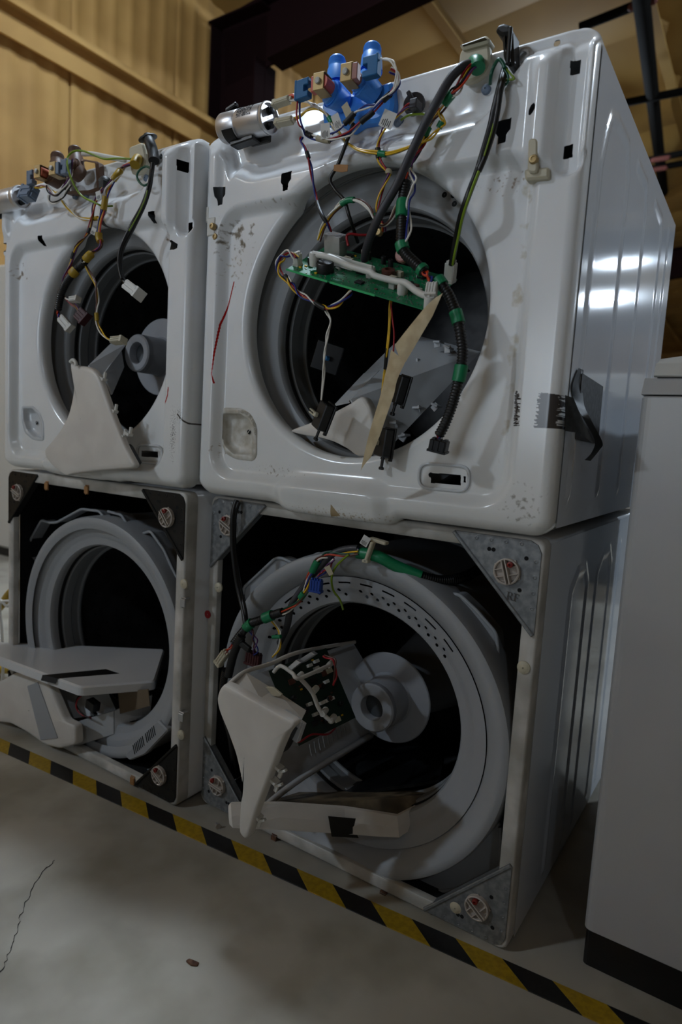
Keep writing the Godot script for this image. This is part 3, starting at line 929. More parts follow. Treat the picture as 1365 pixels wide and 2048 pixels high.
func clips(parent: Node3D, at: Array, m: Material) -> void:
	for q in at:
		var b := MB.new()
		b.box(q, v(.014, .017, .004), .001)
		b.box(q + v(0, .010, -.008), v(.014, .003, .014), .0008)
		b.box(q + v(-.004, -.009, -.004), v(.004, .004, .008), .0008)
		obj("clip", b, m, parent)

func red_dot(parent: Node3D, at: Vector3) -> void:
	var b := MB.new()
	b.lathe([w(.0085, -.0016), w(.0085, -.0004), w(.001, -.0003)], Transform3D(Basis(), at), 20)
	obj("red_sticker", b, M.red, parent, "round red sticker")

func b_strip(parent: Node3D, at: Vector3) -> void:
	# a thin printed strip on the side of the lower left cabinet
	pass

func vent(parent: Node3D) -> void:
	var b := MB.new()
	b.prism(rpoly([w(-.2118,.0523),w(-.1028,.1689),w(-.0687,.1543),w(-.1403,.0761),w(-.1939,.0439)], .008), .02, .036, Transform3D(), .003)
	var c := obj("vent_cover", b, M.tub_grey, parent)
	b = MB.new()
	var a := v(-.1771,.0771,.0365)
	var e := v(-.1109,.1426,.0365)
	for i in 14:
		if i == 7: continue
		var q: Vector3 = a.lerp(e, i / 13.0)
		b.box(q, v(.0022, .021, .0012), .0003, Basis(v(0, 0, 1), .35))
	obj("vent_slots", b, M.hole, c)

func scribble(img: Image, pts: Array, half: float, c: Color, o: Vector2, k: float) -> void:
	for i in pts.size() - 1:
		var n: Vector2 = (pts[i + 1] - pts[i]).orthogonal().normalized() * half
		blot(img, [pts[i] + n, pts[i + 1] + n, pts[i + 1] - n, pts[i] - n], c, o, k)

func scrape(img: Image, p: Array, c: Color, o: Vector2, k: float, rng: RandomNumberGenerator) -> void:
	var rows := 60
	for i in rows:
		var f := float(i) / rows
		var a: Vector2 = p[0].lerp(p[3], f) + w(rng.randf_range(-.003, .003), 0)
		var e: Vector2 = p[1].lerp(p[2], f) + w(rng.randf_range(-.006, .004), 0)
		var h: float = .75 * (p[0].y - p[3].y) / rows
		blot(img, [a + w(0, h), e + w(0, h), e - w(0, h), a - w(0, h)], c, o, k)

func deck_fittings(t: Node3D, right: bool) -> void:
	if right:
		# hinge blocks with a screw, small rivets, round plug and hose stub
		var b := MB.new()
		b.prism(rpoly([w(.6263,1.2225),w(.6388,1.2201),w(.643,1.1749),w(.6291,1.1773)], .010), .036, .057, Transform3D(), .002)
		b.prism(rpoly([w(.6213,1.1858),w(.656,1.1832),w(.6574,1.1681),w(.6241,1.1708)], .004), .032, .050, Transform3D(), .003)
		obj("hinge_block", b, M.ivory, t)
		b = MB.new()
		b.box(v(.0126,1.1881,.036), v(.022, .034, .012), .002)
		b.box(v(.0008,1.2126,.036), v(.010, .03, .009), .002)
		obj("hinge_block", b, M.white_plastic, t)
		for q in [v(.6365,1.1927,.059),v(.0221,1.1861,.048),v(.0229,1.1692,.04),v(.3616,1.1479,0)]:
			b = MB.new()
			b.lathe([w(.0062, -.006), w(.0062, .0), w(.005, .0018), w(.003, .002), w(.0028, .0008), w(.0005, .0008)], Transform3D(Basis(), q), 16)
			obj("screw", b, M.brass, t)
		for q in [v(.5409,1.3237,.016),v(.3984,1.3103,.016),v(.4113,1.3285,.016),v(.3515,1.3185,.016),v(.395,1.3072,.016)]:
			b = MB.new()
			b.lathe([w(.0070, -.004), w(.0068, .001), w(.005, .0024), w(.001, .003)], Transform3D(Basis(), q), 14)
			obj("ground_screw", b, M.plug_greyblue, t)
		for q in [v(.5962,1.3531,.018)]:
			b = MB.new()
			b.lathe([w(.0048, .001), w(.005, .004), w(.008, .004), w(.0088, .001), w(.0125, .0005), w(.0125, -.004)], Transform3D(Basis(), q), 22)
			obj("eyelet", b, M.steel, t)
		for q in [v(.1046,1.1624,-.022),v(.1142,1.1879,-.022),v(.1299,1.1905,-.022),v(.4684,1.1983,-.022),v(.4842,1.1952,-.022),v(.487,1.1818,-.022)]:
			b = MB.new()
			b.lathe([w(.0046, .001), w(.0005, .001)], Transform3D(Basis(), q), 12)
			obj("ring_hole", b, M.hole, t)
		# grey duct tape wound off the side, peeled and twisted
		b = MB.new()
		b.prism(rpoly([w(-.05, 1.0)] if false else [w(-.075, -.047), w(.075, -.05), w(.07, .045), w(-.075, .05)], .002), 0, .0012, Transform3D(Basis(v(0, 0, -1), v(0, 1, 0), v(1, 0, 0)), v(.7035, .868, -.115)))
		obj("duct_tape", b, M.grey_tape, t, "patch of dark duct tape")
		b = MB.new()
		var rows := []
		var l := [v(.703,.9232,-.0217),v(.703,.8964,.0021),v(.703,.8764,-.0113),v(.72,.8514,-.0027),v(.728,.8216,-.0546),v(.722,.8029,-.0706),v(.712,.7909,-.0746)]
		var r := [v(.703,.9239,-.0515),v(.703,.8987,-.0558),v(.712,.8703,-.0413),v(.728,.8461,-.0307),v(.735,.8189,-.0769),v(.73,.8075,-.0855),v(.716,.7898,-.0968)]
		var pl := cat(l, 6)
		var pr := cat(r, 6)
		for i in pl.size():
			var ring := PackedVector3Array()
			for j in 4: ring.append(pl[i].lerp(pr[i], j / 3.0))
			rows.append(ring)
		b.skin(rows, false)
		obj("tape_tail", b, M.black_tape, t, "loose twisted end of black tape")
		b = MB.new()
		var q2 := [v(.7035,.8792,.038),v(.7035,.8306,.0201),v(.712,.8299,-.0217),v(.732,.82,.0005),v(.738,.8148,-.0054),v(.73,.8458,.0377),v(.712,.8763,.0251)]
		b.quad(q2[0], q2[1], q2[2], q2[6]); b.quad(q2[6], q2[2], q2[3], q2[5]); b.tri(q2[3], q2[4], q2[5])
		obj("tape_fold", b, M.grey_tape, t)
	else:
		for q in [v(-.1172,1.3331,.048)]:
			var b := MB.new()
			b.lathe([w(.0048, .001), w(.005, .004), w(.008, .004), w(.0088, .001), w(.0125, .0005), w(.0125, -.004)], Transform3D(Basis(), q), 22)
			obj("eyelet", b, M.steel, t)
		for q in [v(-.1758,1.3067,.043),v(-.4167,1.3076,.043),v(-.3747,1.3034,.043)]:
			var b := MB.new()
			b.lathe([w(.0070, -.004), w(.0068, .001), w(.005, .0024), w(.001, .003)], Transform3D(Basis(), q), 14)
			obj("ground_screw", b, M.plug_greyblue, t)

func pocket(parent: Node3D, outer: Array, inner: Array, z: float, drain: Vector3, m: Material) -> void:
	var b := MB.new()
	var n := 64
	var c := w(0, 0)
	for q in inner: c += q / inner.size()
	var ring_of := func(poly: Array, r: float) -> PackedVector2Array:
		var pp := rpoly(poly, r, 6)
		var out := PackedVector2Array()
		for i in n:
			var dir := Vector2.from_angle(TAU * i / n)
			var best := c
			for k in pp.size():
				var h = Geometry2D.segment_intersects_segment(c, c + dir, pp[k], pp[(k + 1) % pp.size()])
				if h != null: best = h
			out.append(best)
		return out
	var ro: PackedVector2Array = ring_of.call(outer, .008)
	var ri: PackedVector2Array = ring_of.call(inner, .004)
	var rings := []
	for s in [[ro, 1.0, -.0005], [ro, .99, .0010], [ri, 1.03, .0010], [ri, 1.0, -.0005], [ri, .97, -.008], [ri, .90, -.013], [ri, .5, -.015], [ri, .01, -.015]]:
		var ring := PackedVector3Array()
		for q in s[0]: ring.append(v(c.x + (q.x - c.x) * s[1], c.y + (q.y - c.y) * s[1], z + s[2]))
		rings.append(ring)
	b.skin(rings, true)
	var p := obj("bleach_pocket", b, m, parent)
	b = MB.new()
	b.lathe([w(.0045, 0), w(.0003, .0004)], Transform3D(Basis(), v(drain.x, drain.y, z - .0125)), 14)
	obj("drain_hole", b, M.hole, p)
	b = MB.new()
	b.box(v(drain.x, drain.y, z - .0118), v(.0012, .009, .0008), 0, Basis(v(0, 0, 1), -.7))
	obj("drain_bar", b, m, p)

func letters_arc(parent: Node3D, txt: String, pts: Array) -> void:
	var path := cat(pts, 12)
	for i in txt.length():
		if txt[i] == " ": continue
		var f := (i + .5) / txt.length() * (path.size() - 1)
		var k := mini(int(f), path.size() - 2)
		var d := path[k + 1] - path[k]
		letters(txt[i], .0075, Transform3D(Basis(v(0, 0, 1), atan2(d.y, d.x)), path[k].lerp(path[k + 1], f - k)), M.emboss, parent, "embossed_letter")

func oval_lip(parent: Node3D, c: Vector2, hx: float, hy: float, z: float) -> void:
	var b := MB.new()
	var path := PackedVector3Array()
	for q in rpoly(rect2(c.x, c.y, hx, hy), hy * .95, 9): path.append(v(q.x, q.y, z))
	path.append(path[0]); path.append(path[1])
	b.tube(path, .0026, 6, false)
	obj("slot_lip", b, M.enamel, parent)

# a flat moulded piece: outline in (x, y), front at z
func piece(parent: Node, called: String, outline: Array, z: float, thick: float, m: Material, bev := .001, label := "") -> MeshInstance3D:
	var b := MB.new()
	b.prism(PackedVector2Array(outline), z - thick, z, Transform3D(), bev)
	return obj(called, b, m, parent, label)

# a sheet between four corners, with thickness
func board4(b: MB, a: Vector3, c: Vector3, d: Vector3, e: Vector3, th: float) -> void:
	var n := (c - a).cross(e - a).normalized() * th
	b.sg = -1
	var mid := (a + c + d + e) / 4.0 - n / 2.0
	b.quado(a, c, d, e, mid)
	b.quado(a - n, c - n, d - n, e - n, mid)
	b.quado(a, c, c - n, a - n, mid); b.quado(c, d, d - n, c - n, mid)
	b.quado(d, e, e - n, d - n, mid); b.quado(e, a, a - n, e - n, mid)
	b.sg = 0

func plug2(parent: Node, a: Vector3, e: Vector3, wd: float, ht: float, m: Material, ways := 3, called := "connector") -> void:
	plug(parent, (a + e) / 2, a - e, v(wd, ht, a.distance_to(e)), m, ways, called)

# a curved end cap: a face that domes towards its middle, with a rolled rim and a hollow back
func end_cap(parent: Node3D, outline: Array, z: float, deep: float, m: Material, lean := Vector3.ZERO) -> void:
	var b := MB.new()
	var o := rpoly(outline, .012, 4)
	var c := w(0, 0)
	for q in o: c += q / o.size()
	var rings := []
	for s in [[0.0, -deep, 1.0], [0.0, -.010, 1.0], [.0, -.005, .995], [.0, -.002, .985], [.0, .0, .965], [.0, .001, .90], [.0, .002, .6], [.0, .002, .3], [.0, .002, .01]]:
		var ring := PackedVector3Array()
		for q in o:
			var p: Vector2 = c + (q - c) * s[2]
			ring.append(v(p.x, p.y, z + s[1]) + lean * (p.y - c.y))
		rings.append(ring)
	b.skin(rings, true)
	obj("end_cap", b, m, parent)

func tab(b: MB, at: Vector3, sx: float, sy: float, sz: float, turn := 0.0) -> void:
	b.box(at, v(sx, sy, sz), .0005, Basis(v(0, 0, 1), turn))

# the electronics: board in a frame given by its origin and two edges
func circuit(parent: Node, o: Vector3, ex: Vector3, ey: Vector3, m: Material, rng: RandomNumberGenerator, n: int) -> void:
	var b := MB.new()
	var nx := ex.cross(ey).normalized()
	if nx.y + nx.z < 0: nx = -nx
	var bs := Basis(ex.normalized(), nx, ex.normalized().cross(nx))
	board4(b, o, o + ex, o + ex + ey, o + ey, .0016)
	var pcb := obj("circuit_board", b, m, parent)
	for k in n:
		var at := o + ex * rng.randf_range(.06, .94) + ey * rng.randf_range(.08, .92)
		b = MB.new()
		var kind := rng.randi() % 5
		if kind == 0: b.box(at + nx * .004, v(.012, .008, .009), .0004, bs)
		elif kind == 1: b.lathe([w(.0045, 0), w(.0045, .011), w(.004, .012), w(.001, .0118)], Transform3D(Basis(bs.x, bs.z, bs.y), at), 12)
		elif kind == 2: b.box(at + nx * .0015, v(.014, .003, .010), .0003, bs)
		elif kind == 3: b.box(at + nx * .005, v(.010, .010, .006), .0005, bs)
		else: b.box(at + nx * .001, v(.005, .002, .003), .0002, bs)
		obj(["relay", "electrolytic_capacitor", "chip", "socket", "resistor"][kind], b, [M.ivory, M.chip, M.chip, M.white_plastic, M.yellow][kind] if k % 7 else M.brown, pcb)
	b = MB.new()
	for k in 420:
		var at := o + ex * rng.randf_range(.02, .98) + ey * rng.randf_range(.03, .97)
		b.box(at + nx * .0006, v(rng.randf_range(.001, .0034), .0012, rng.randf_range(.0008, .0016)), 0, bs)
	var s := obj("solder_joints", b, M.solder, pcb)
	s.set_meta("kind", "stuff")

func arm(parent: Node, called: String, pts: Array, r: float, m: Material, bosses: Array, down: Vector3) -> void:
	var b := MB.new()
	b.tube(cat(pts, 5), r, 8)
	for q in bosses:
		var bs := look(-down, v(1, .1, .1))
		b.lathe([w(r * 1.45, -.020), w(r * 1.5, -.002), w(r * 1.3, .001), w(r * .9, .0), w(.0003, .0005)], Transform3D(bs, q), 18)
	obj(called, b, m, parent)

func switch_box(at: Vector3, turn: float, label: String, wires: Array, m: Material) -> void:
	var t := thing("rotary_switch", label, "switch", at, "loose dial switches")
	var bs := Basis(v(0, 0, 1), turn) * Basis(v(0, 1, 0), -.5)
	var b := MB.new()
	b.box(at, v(.030, .046, .016), .0015, bs)
	b.box(at + bs * v(0, 0, -.010), v(.034, .050, .004), .001, bs)
	for s in [-1, 1]: b.box(at + bs * v(s * .012, -.025, -.010), v(.005, .008, .006), .0006, bs)
	obj("switch_body", b, m, t)
	b = MB.new()
	b.box(at + bs * v(-.005, -.033, -.006), v(.005, .022, .004), .001, bs)
	b.box(at + bs * v(-.005, -.043, -.006), v(.009, .005, .006), .001, bs)
	obj("locking_leg", b, m, t)
	b = MB.new()
	b.box(at + bs * v(-.014, -.004, .013), v(.022, .0025, .006), .0008, bs); b.box(at + bs * v(-.014, .001, .013), v(.022, .0025, .006), .0008, bs)
	b.box(at + bs * v(-.004, -.0015, .011), v(.008, .008, .008), .0015, bs)
	obj("shaft", b, M.ivory, t)
	if wires: bundle(t, wires, ["white", "white"], .0012, .0012, 2.0)

func valve(z: float, blue: bool) -> void:
	var t := thing("water_valve", "bright blue double water inlet valve with gold solenoids on top edge of the taller deck" if blue else "dirty brown double water inlet valve with copper coil on the left deck", "valve", v(.3113,1.3264,.03) if blue else v(-.375,1.3049,.07))
	var bm: Material = M.valve_blue if blue else M.valve_brown
	var back: Array = [v(.2996,1.3523,.03),v(.3592,1.3504,.03)] if blue else [v(-.4285,1.329,.07),v(-.3525,1.3302,.07)]
	var front: Array = [v(.2882,1.3582,.062),v(.3443,1.363,.062)] if blue else [v(-.4302,1.3396,.1),v(-.3524,1.3417,.1)]
	var ports: Array = [v(.2814,1.3992,.03),v(.3477,1.4042,.03)] if blue else [v(-.456,1.369,.06),v(-.3875,1.3677,.06)]
	var tops: Array = [v(.2771,1.4208,.026),v(.345,1.4211,.026)] if blue else [v(-.4642,1.3969,.055),v(-.3992,1.3977,.055)]
	var b := MB.new()
	for i in 2:
		var d: Vector3 = back[i] - front[i]
		var bs := look(front[i] - back[i], v(0, 1, .1))
		var L := d.length()
		b.lathe([w(.0165, -L), w(.019, -L * .6), w(.0215, -L * .2), w(.0215, -.010), w(.0195, -.010), w(.0195, -.006), w(.0175, -.006), w(.0175, -.001), w(.012, 0), w(.001, 0)], Transform3D(bs, front[i]), 28)
		var up: Vector3 = tops[i] - ports[i]
		var bu := look(up, v(.1, 0, 1))
		var H := up.length()
		var pr := [w(.018, -.02), w(.0165, H * .3), w(.0145, H * .45), w(.0145, H * .6)]
		for k in 6: pr.append_array([w(.0146, H * .6 + k * .0022), w(.0137, H * .6 + k * .0022 + .0011)])
		pr.append_array([w(.0136, H * .6 + .014), w(.012, H * .6 + .016), w(.001, H * .6 + .016)])
		b.lathe(pr, Transform3D(bu, ports[i]), 24)
	obj("valve_body", b, bm, t)
	piece(t, "mounting_plate", rpoly([w(.2502,1.3632),w(.2633,1.3682),w(.3233,1.3624),w(.3855,1.3666),w(.3927,1.3317),w(.3893,1.3168),w(.3623,1.3097),w(.3337,1.3125),w(.3129,1.3051),w(.2836,1.3252),w(.2556,1.3294)] if blue else [w(-.4537,1.3703),w(-.3765,1.3754),w(-.3151,1.3583),w(-.3067,1.2994),w(-.3394,1.2973),w(-.43,1.3091)], .006), z - .006, .018, bm, .005)
	var sol: Array = [v(.2917,1.3575,.085),v(.3436,1.3583,.085)] if blue else [v(-.4351,1.3351,.112),v(-.38,1.332,.112)]
	for i in 2:
		b = MB.new()
		var tw := Basis(v(0, 1, 0), .12)
		b.box(sol[i] + v(0, 0, .009), v(.0195, .0265, .0018), .0008, tw)
		b.box(sol[i] + v(0, .0125, -.004), v(.0195, .0018, .026), .0006, tw)
		b.box(sol[i] + v(0, -.0125, -.004), v(.0195, .0018, .026), .0006, tw)
		var br := obj("solenoid_bracket", b, M.brass, t)
		b = MB.new()
		b.lathe([w(.0050, .0105), w(.0046, .0135), w(.002, .0145), w(.0004, .0146)], Transform3D(Basis(), sol[i]), 16)
		obj("rivet", b, M.rivet, br)
		b = MB.new()
		b.lathe([w(.001, -.016), w(.0105, -.016), w(.0108, .006), w(.001, .006)], Transform3D(Basis(), sol[i] + v(.004, 0, 0)), 20)
		b.box(sol[i] + v(-.012 if i == 0 else .013, 0, .001), v(.010, .024, .012), .001, tw)
		obj("coil", b, (M.coil_red if blue else M.copper) if i == 0 else (M.pink if blue else M.plug_greyblue), t)
	var cm: Material = M.plug_blue if blue else M.plug_greyblue
	var cn: Array = [v(.2584,1.3549,.088),v(.3851,1.3574,.088)] if blue else [v(-.4726,1.3316,.11),v(-.3494,1.3325,.11)]
	for i in 2:
		b = MB.new()
		var hw := .0125 if blue else .009
		var q: Vector3 = cn[i]
		var s := 1.0 if i == 0 else -1.0
		b.prism(rpoly([w(q.x - s * hw, q.y - .015), w(q.x + s * hw, q.y - .014), w(q.x + s * hw, q.y - .005), w(q.x + s * hw * .3, q.y - .005), w(q.x + s * hw * .3, q.y + .004), w(q.x + s * hw, q.y + .004), w(q.x + s * hw, q.y + .015), w(q.x - s * hw, q.y + .014)], .001, 2), q.z - .006, q.z + .006, Transform3D(), .001)
		b.box(q - v(s * hw * 1.02, 0, 0), v(.004, .030, .013), .0008)
		obj("solenoid_plug", b, cm, t)

func capacitor(a: Vector3, e: Vector3, r: float, label: String, right: bool) -> void:
	var t := thing("run_capacitor", label, "capacitor", (a + e) / 2)
	var bs := look(e - a, v(0, 1, 0))
	var L := a.distance_to(e)
	var b := MB.new()
	b.lathe([w(.001, 0), w(r - .006, 0), w(r - .002, .002), w(r, .006), w(r, L * .38), w(r - .0012, L * .40), w(r, L * .42), w(r, L * .92), w(r - .001, L * .93), w(r, L * .94), w(r + .0012, L * .99), w(r, L), w(r - .002, L), w(r - .0025, L - .005), w(.001, L - .005)], Transform3D(bs, a), 40)
	var can := obj("can", b, M.alum, t)
	b = MB.new()
	for i in 2:
		var at := a + bs * v(.0, (.5 - i) * r * .95, L - .005)
		b.lathe([w(.0065, 0), w(.0062, .004), w(.005, .004), w(.005, .006), w(.006, .006), w(.0058, .011), w(.003, .012), w(.0004, .012)], Transform3D(bs, at), 16)
	obj("terminal_posts", b, M.black, can)
	b = MB.new()
	var m0 := (a + e) / 2 - bs.z * L * .22
	b.lathe([w(r + .0005, -.012), w(r + .003, -.012), w(r + .003, .012), w(r + .0005, .012)], Transform3D(bs, m0), 30, false, -2.6, 1.75)
	b.box(m0 + v(-.004, r + .004, .008), v(.026, .007, .010), .002, Basis(v(0, 0, 1), .25))
	b.box(m0 + v(.020, -r - .004, -.004), v(.055, .009, .022), .002, Basis(v(0, 0, 1), .05))
	b.box(m0 + v(.045, -r + .004, -.018), v(.045, .022, .008), .002)
	obj("clamp", b, M.black, t)
	if right:
		# printed block of small type, too small to read, on the can
		b = MB.new()
		var rng := RandomNumberGenerator.new()
		rng.seed = 9
		for row in 9:
			for k in 17:
				if rng.randf() < .25: continue
				var ang := 1.02 - k * .062
				var p := a + bs * v(cos(ang + .55) * -1 * 0 + sin(ang - .1) * 0, 0, L * (.50 + row * .034))
				var dir := v(0, sin(ang), cos(ang))
				b.box(p + dir * (r + .0001), v(.0022 if row % 4 else .003, .0014 * rng.randf_range(.4, 1.0), .0003), 0, look(dir, v(0, 1, .01)) if absf(dir.y) < .98 else Basis())
		obj("printed_label", b, M.ink, can).set_meta("kind", "stuff")

func loose_parts() -> void:
	var rng := RandomNumberGenerator.new()
	rng.seed = 17
	var t: Node3D
	var b: MB
	# ---------- lower right: console with its end cap, and the pan beneath it
	t = thing("console_housing", "white console pulled out of the lower right tub, curved end cap leading", "console", v(.31,.1532,.21))
	var oc := [w(.2401,.3733),w(.2471,.3896),w(.2544,.3974),w(.2665,.3973),w(.4052,.3763),w(.3874,.3575),w(.374,.3245),w(.3614,.2872),w(.3345,.2096),w(.3205,.1601),w(.3125,.1516),w(.3024,.1578),w(.309,.1939),w(.3086,.2192),w(.305,.245),w(.2886,.2899),w(.2671,.3253),w(.2455,.3553)]
	end_cap(t, oc, .215, .016, M.cap_plastic)
	b = MB.new()
	var fr := [v(.1481,.3329,.07),v(.2076,.2145,.07),v(.2295,.1136,.07)]
	var bk: Array = [v(.2323,.3618,-.21),v(.3218,.2615,-.21),v(.2981,.1649,-.21)]
	board4(b, fr[0], bk[0], bk[1], fr[1], .003); board4(b, fr[1], bk[1], bk[2], fr[2], .003)
	obj("console_tray", b, M.clear_plastic, t)
	b = MB.new()
	var e0 := [v(.2402,.3829,.19),v(.242,.3965,.15),v(.2392,.3915,.08),v(.2459,.3956,0),v(.2569,.3755,-.18)]
	b.tube(cat(e0), .004, 6)
	obj("upper_rim", b, M.cap_plastic, t)
	b = MB.new()
	var e1 := [v(.3744,.3537,.16),v(.2946,.3677,.17),v(.2388,.3796,.18)]
	var e2 := [v(.36,.3529,.13),v(.2911,.37,.13),v(.2421,.3947,.15)]
	for i in 2: board4(b, e1[i], e1[i + 1], e2[i + 1], e2[i], .003)
	obj("inner_wall", b, M.cap_plastic, t)
	b = MB.new()
	b.tube(cat([v(.2652,.1361,.12),v(.2616,.1427,.06),v(.2732,.1565,-.05),v(.3029,.1771,-.19)]), .006, 6)
	obj("lower_rim", b, M.clear_plastic, t)
	for i in 9:
		b = MB.new()
		tab(b, (v(.2702,.2003,-.02)).lerp(v(.2826,.2113,-.12), i / 8.0), .002, .022, .003, .3)
		obj("cooling_fin", b, M.tub_grey, t)
	for q in [v(.364,.2877,.2),v(.3576,.2623,.2),v(.3277,.1922,.2)]:
		b = MB.new()
		tab(b, q, .012, .005, .014, -.35); tab(b, q + v(.008, -.004, 0), .016, .004, .006, .5); tab(b, q + v(.004, -.010, .0), .006, .014, .004, -.35)
		obj("snap_clip", b, M.white_plastic, t, "translucent snap hook")
	piece(t, "inner_rib", [w(.3898,.3623),w(.3788,.3363),w(.3674,.3131),w(.3628,.3066),w(.3541,.3005),w(.3697,.3399)], .197, .02, M.black, .0005)
	piece(t, "lug", rpoly([w(.2875,.382),w(.3034,.3863),w(.3241,.3782),w(.3202,.3737),w(.3044,.371)], .004), .15, .004, M.ivory, .001)
	b = MB.new()
	tab(b, v(.3788,.3669,.19), .035, .012, .004, -.35); tab(b, v(.3842,.3456,.18), .012, .034, .010, -.3)
	obj("window_clip", b, M.clear_plastic, t)
	var o := v(.2325,.3753,.075)
	var xx: Vector3 = v(.2711,.3971,-.05) - o
	var yy: Vector3 = v(.3062,.2542,.07) - o
	t = thing("control_board", "dark green circuit board with white plastic frame inside the lower right console", "circuit board", o)
	circuit(t, o, xx, yy, M.board_dark, rng, 44)
	arm(t, "board_frame", [v(.2572,.3838,.09),v(.2722,.3986,.09),v(.2982,.3925,.09),v(.3149,.3878,.09),v(.3158,.3873,0)], .0036, M.white_plastic, [v(.3106,.3867,.09),v(.3136,.3858,0)], v(-.3, 0, -1))
	arm(t, "board_frame", [v(.3113,.3854,.085),v(.3219,.3546,.06),v(.3333,.3223,.05),v(.3536,.3028,.04)], .0040, M.white_plastic, [v(.3229,.3557,.06),v(.3391,.3167,.05),v(.3514,.304,.04)], v(-.3, 0, -1))
	piece(t, "heat_sink", [w(.2562,.3811),w(.2746,.3997),w(.2861,.397),w(.2646,.3766)], .05, .01, M.alum)
	piece(t, "heat_sink", [w(.2614,.3907),w(.2856,.4098),w(.2949,.4064),w(.2688,.3848)], .02, .01, M.alum)
	bundle(t, [v(.3013,.401,0),v(.3239,.3988,0),v(.3299,.3766,0),v(.3272,.3521,0)], ["red", "brown"], .002)
	bundle(t, [v(.3186,.2822,.1),v(.3295,.2812,.1),v(.327,.2794,.06),v(.3248,.2571,0),v(.3047,.2577,-.06)], ["red"], .001)
	t = thing("lid_pan", "upturned white enamel lid with dirty brown inside and torn black tape on its front lip", "lid", v(.3675,.1336,.08))
	var pl := [v(.2665,.1542,.2),v(.2746,.1504,.2),v(.3267,.1379,.14),v(.4011,.1155,.05),v(.4539,.106,0),v(.4749,.1061,-.015),v(.4923,.1144,-.08),v(.498,.1176,-.15)]
	var pu := [v(.2536,.1765,.19),v(.259,.1821,.19),v(.3162,.1769,.13),v(.3917,.1556,.04),v(.4455,.1413,-.01),v(.463,.1372,-.025),v(.4851,.1423,-.09),v(.4957,.1409,-.16)]
	b = MB.new()
	var rows := []
	for i in pl.size():
		var q := PackedVector3Array()
		for s in [0.0, .06, .5, .94, 1.0]: q.append(pl[i].lerp(pu[i], s) + v(.55, 0, .83) * (.0025 * sin(PI * s)))
		q.append(pu[i] + v(-.003, .0, -.006)); q.append(pl[i] + v(-.003, .002, -.006))
		rows.append(q)
	b.sg = -1
	b.skin(rows, true)
	obj("front_lip", b, M.cap_plastic, t)
	b = MB.new()
	var in0 := v(.2547,.1746,.185); var in1 := v(.4608,.1301,-.03); var in2 := v(.5124,.1574,-.15); var in3 := v(.2273,.0697,-.16); var in4 := v(.2128,.1048,.02)
	board4(b, in0 + v(0, -.012, 0), in1 + v(0, -.012, 0), in2 + v(0, -.012, 0), in3 + v(0, -.012, 0), .003)
	obj("lid_underside", b, M.lid_dirt, t, "stained brown underside")
	b = MB.new()
	var tp := [v(.3836,.1611,.08),v(.3957,.1463,.045),v(.4093,.1426,.03),v(.4064,.1246,.03),v(.4134,.1035,.022),v(.3806,.1122,.06)]
	for q in tp.size(): tp[q] += v(.55, 0, .83) * .0075
	b.sg = -1
	for q in range(1, tp.size() - 1): b.tri(tp[0], tp[q], tp[q + 1])
	obj("black_tape", b, M.black_tape, t)
	t = thing("glass_lid", "dusty dark glass lid lying at the bottom of the lower right tub", "glass lid", v(.3511,.1132,-.2))
	b = MB.new()
	board4(b, v(.2435,.0831,-.03), v(.4903,.1659,-.14), v(.4294,.1447,-.3), v(.2709,.1037,-.32), .006)
	obj("pane", b, M.dark_glass, t)
	# ---------- lower left: flat lid and console
	t = thing("washer_lid", "flat white washer lid with black tape stripe sticking out of the lower left tub", "lid", v(-.3164,.1876,.08))
	b = MB.new()
	var y0 := .205
	var c0 := v(-.7165,.205,.1248); var c1 := v(-.2853,.205,.1016); var c2 := v(-.1915,.205,-.0313); var c3 := v(-.3483,.205,-.1986); var c4 := v(-.7625,.205,.1017)
	b.prism(rpoly([w(c0.x, -c0.z), w(c1.x, -c1.z), w(c2.x, -c2.z), w(c3.x, -c3.z), w(c4.x, -c4.z)], .012), 0, .022, Transform3D(Basis(v(1, 0, 0), v(0, 0, -1), v(0, 1, 0)), v(0, y0 - .012, 0)), .004)
	obj("lid_panel", b, M.enamel, t)
	b = MB.new()
	var s0 := v(-.4069,.2152,.1165); var s1 := v(-.3634,.2152,.1064); var s2 := v(-.2872,.2152,-.0069); var s3 := v(-.3353,.2152,-.0034)
	b.sg = -1
	b.quad(s0, s1, s2, s3)
	var dn := v(0, -.012, .004)
	b.quad(s0, s0 + dn, s1 + dn, s1)
	obj("black_tape", b, M.black_tape, t)
	t = thing("console_housing", "white control console with long grip recess leaning out of the lower left tub", "console", v(-.3803,.0402,.1))
	end_cap(t, [w(-.7586,.0792),w(-.6593,.1234),w(-.5937,.1618),w(-.5224,.1877),w(-.4669,.1992),w(-.3794,.0982),w(-.3363,.0989),w(-.3315,.0538),w(-.394,.0235),w(-.4558,.0137),w(-.5318,.0223),w(-.6116,.0233),w(-.7591,-.0126)], .078, .02, M.cap_plastic)
	b = MB.new()
	var q0 := [v(-.3972,.0756,.05),v(-.2938,.1246,0),v(-.2325,.1631,-.06)]
	var q1 := [v(-.3959,.0161,.05),v(-.292,.0674,0),v(-.2389,.0955,-.06)]
	for i in 2: board4(b, q0[i], q0[i + 1], q1[i + 1], q1[i], .006)
	var r0 := [v(-.5181,.1571,.02),v(-.4211,.1651,-.05),v(-.3808,.1737,-.08)]
	board4(b, r0[0], r0[1], v(-.3101,.107,-.02), v(-.4326,.0718,.04), .003)
	obj("console_tray", b, M.clear_plastic, t)
	piece(t, "grip_recess", rpoly([w(-.5287,.1455),w(-.4835,.1677),w(-.3988,.0507),w(-.4689,.0234)], .003), .0815, .001, M.tub_grey, .0004)
	b = MB.new()
	tab(b, v(-.3369,.1345,.03), .03, .022, .02, -.2); tab(b, v(-.3326,.117,.03), .02, .006, .008, -.4)
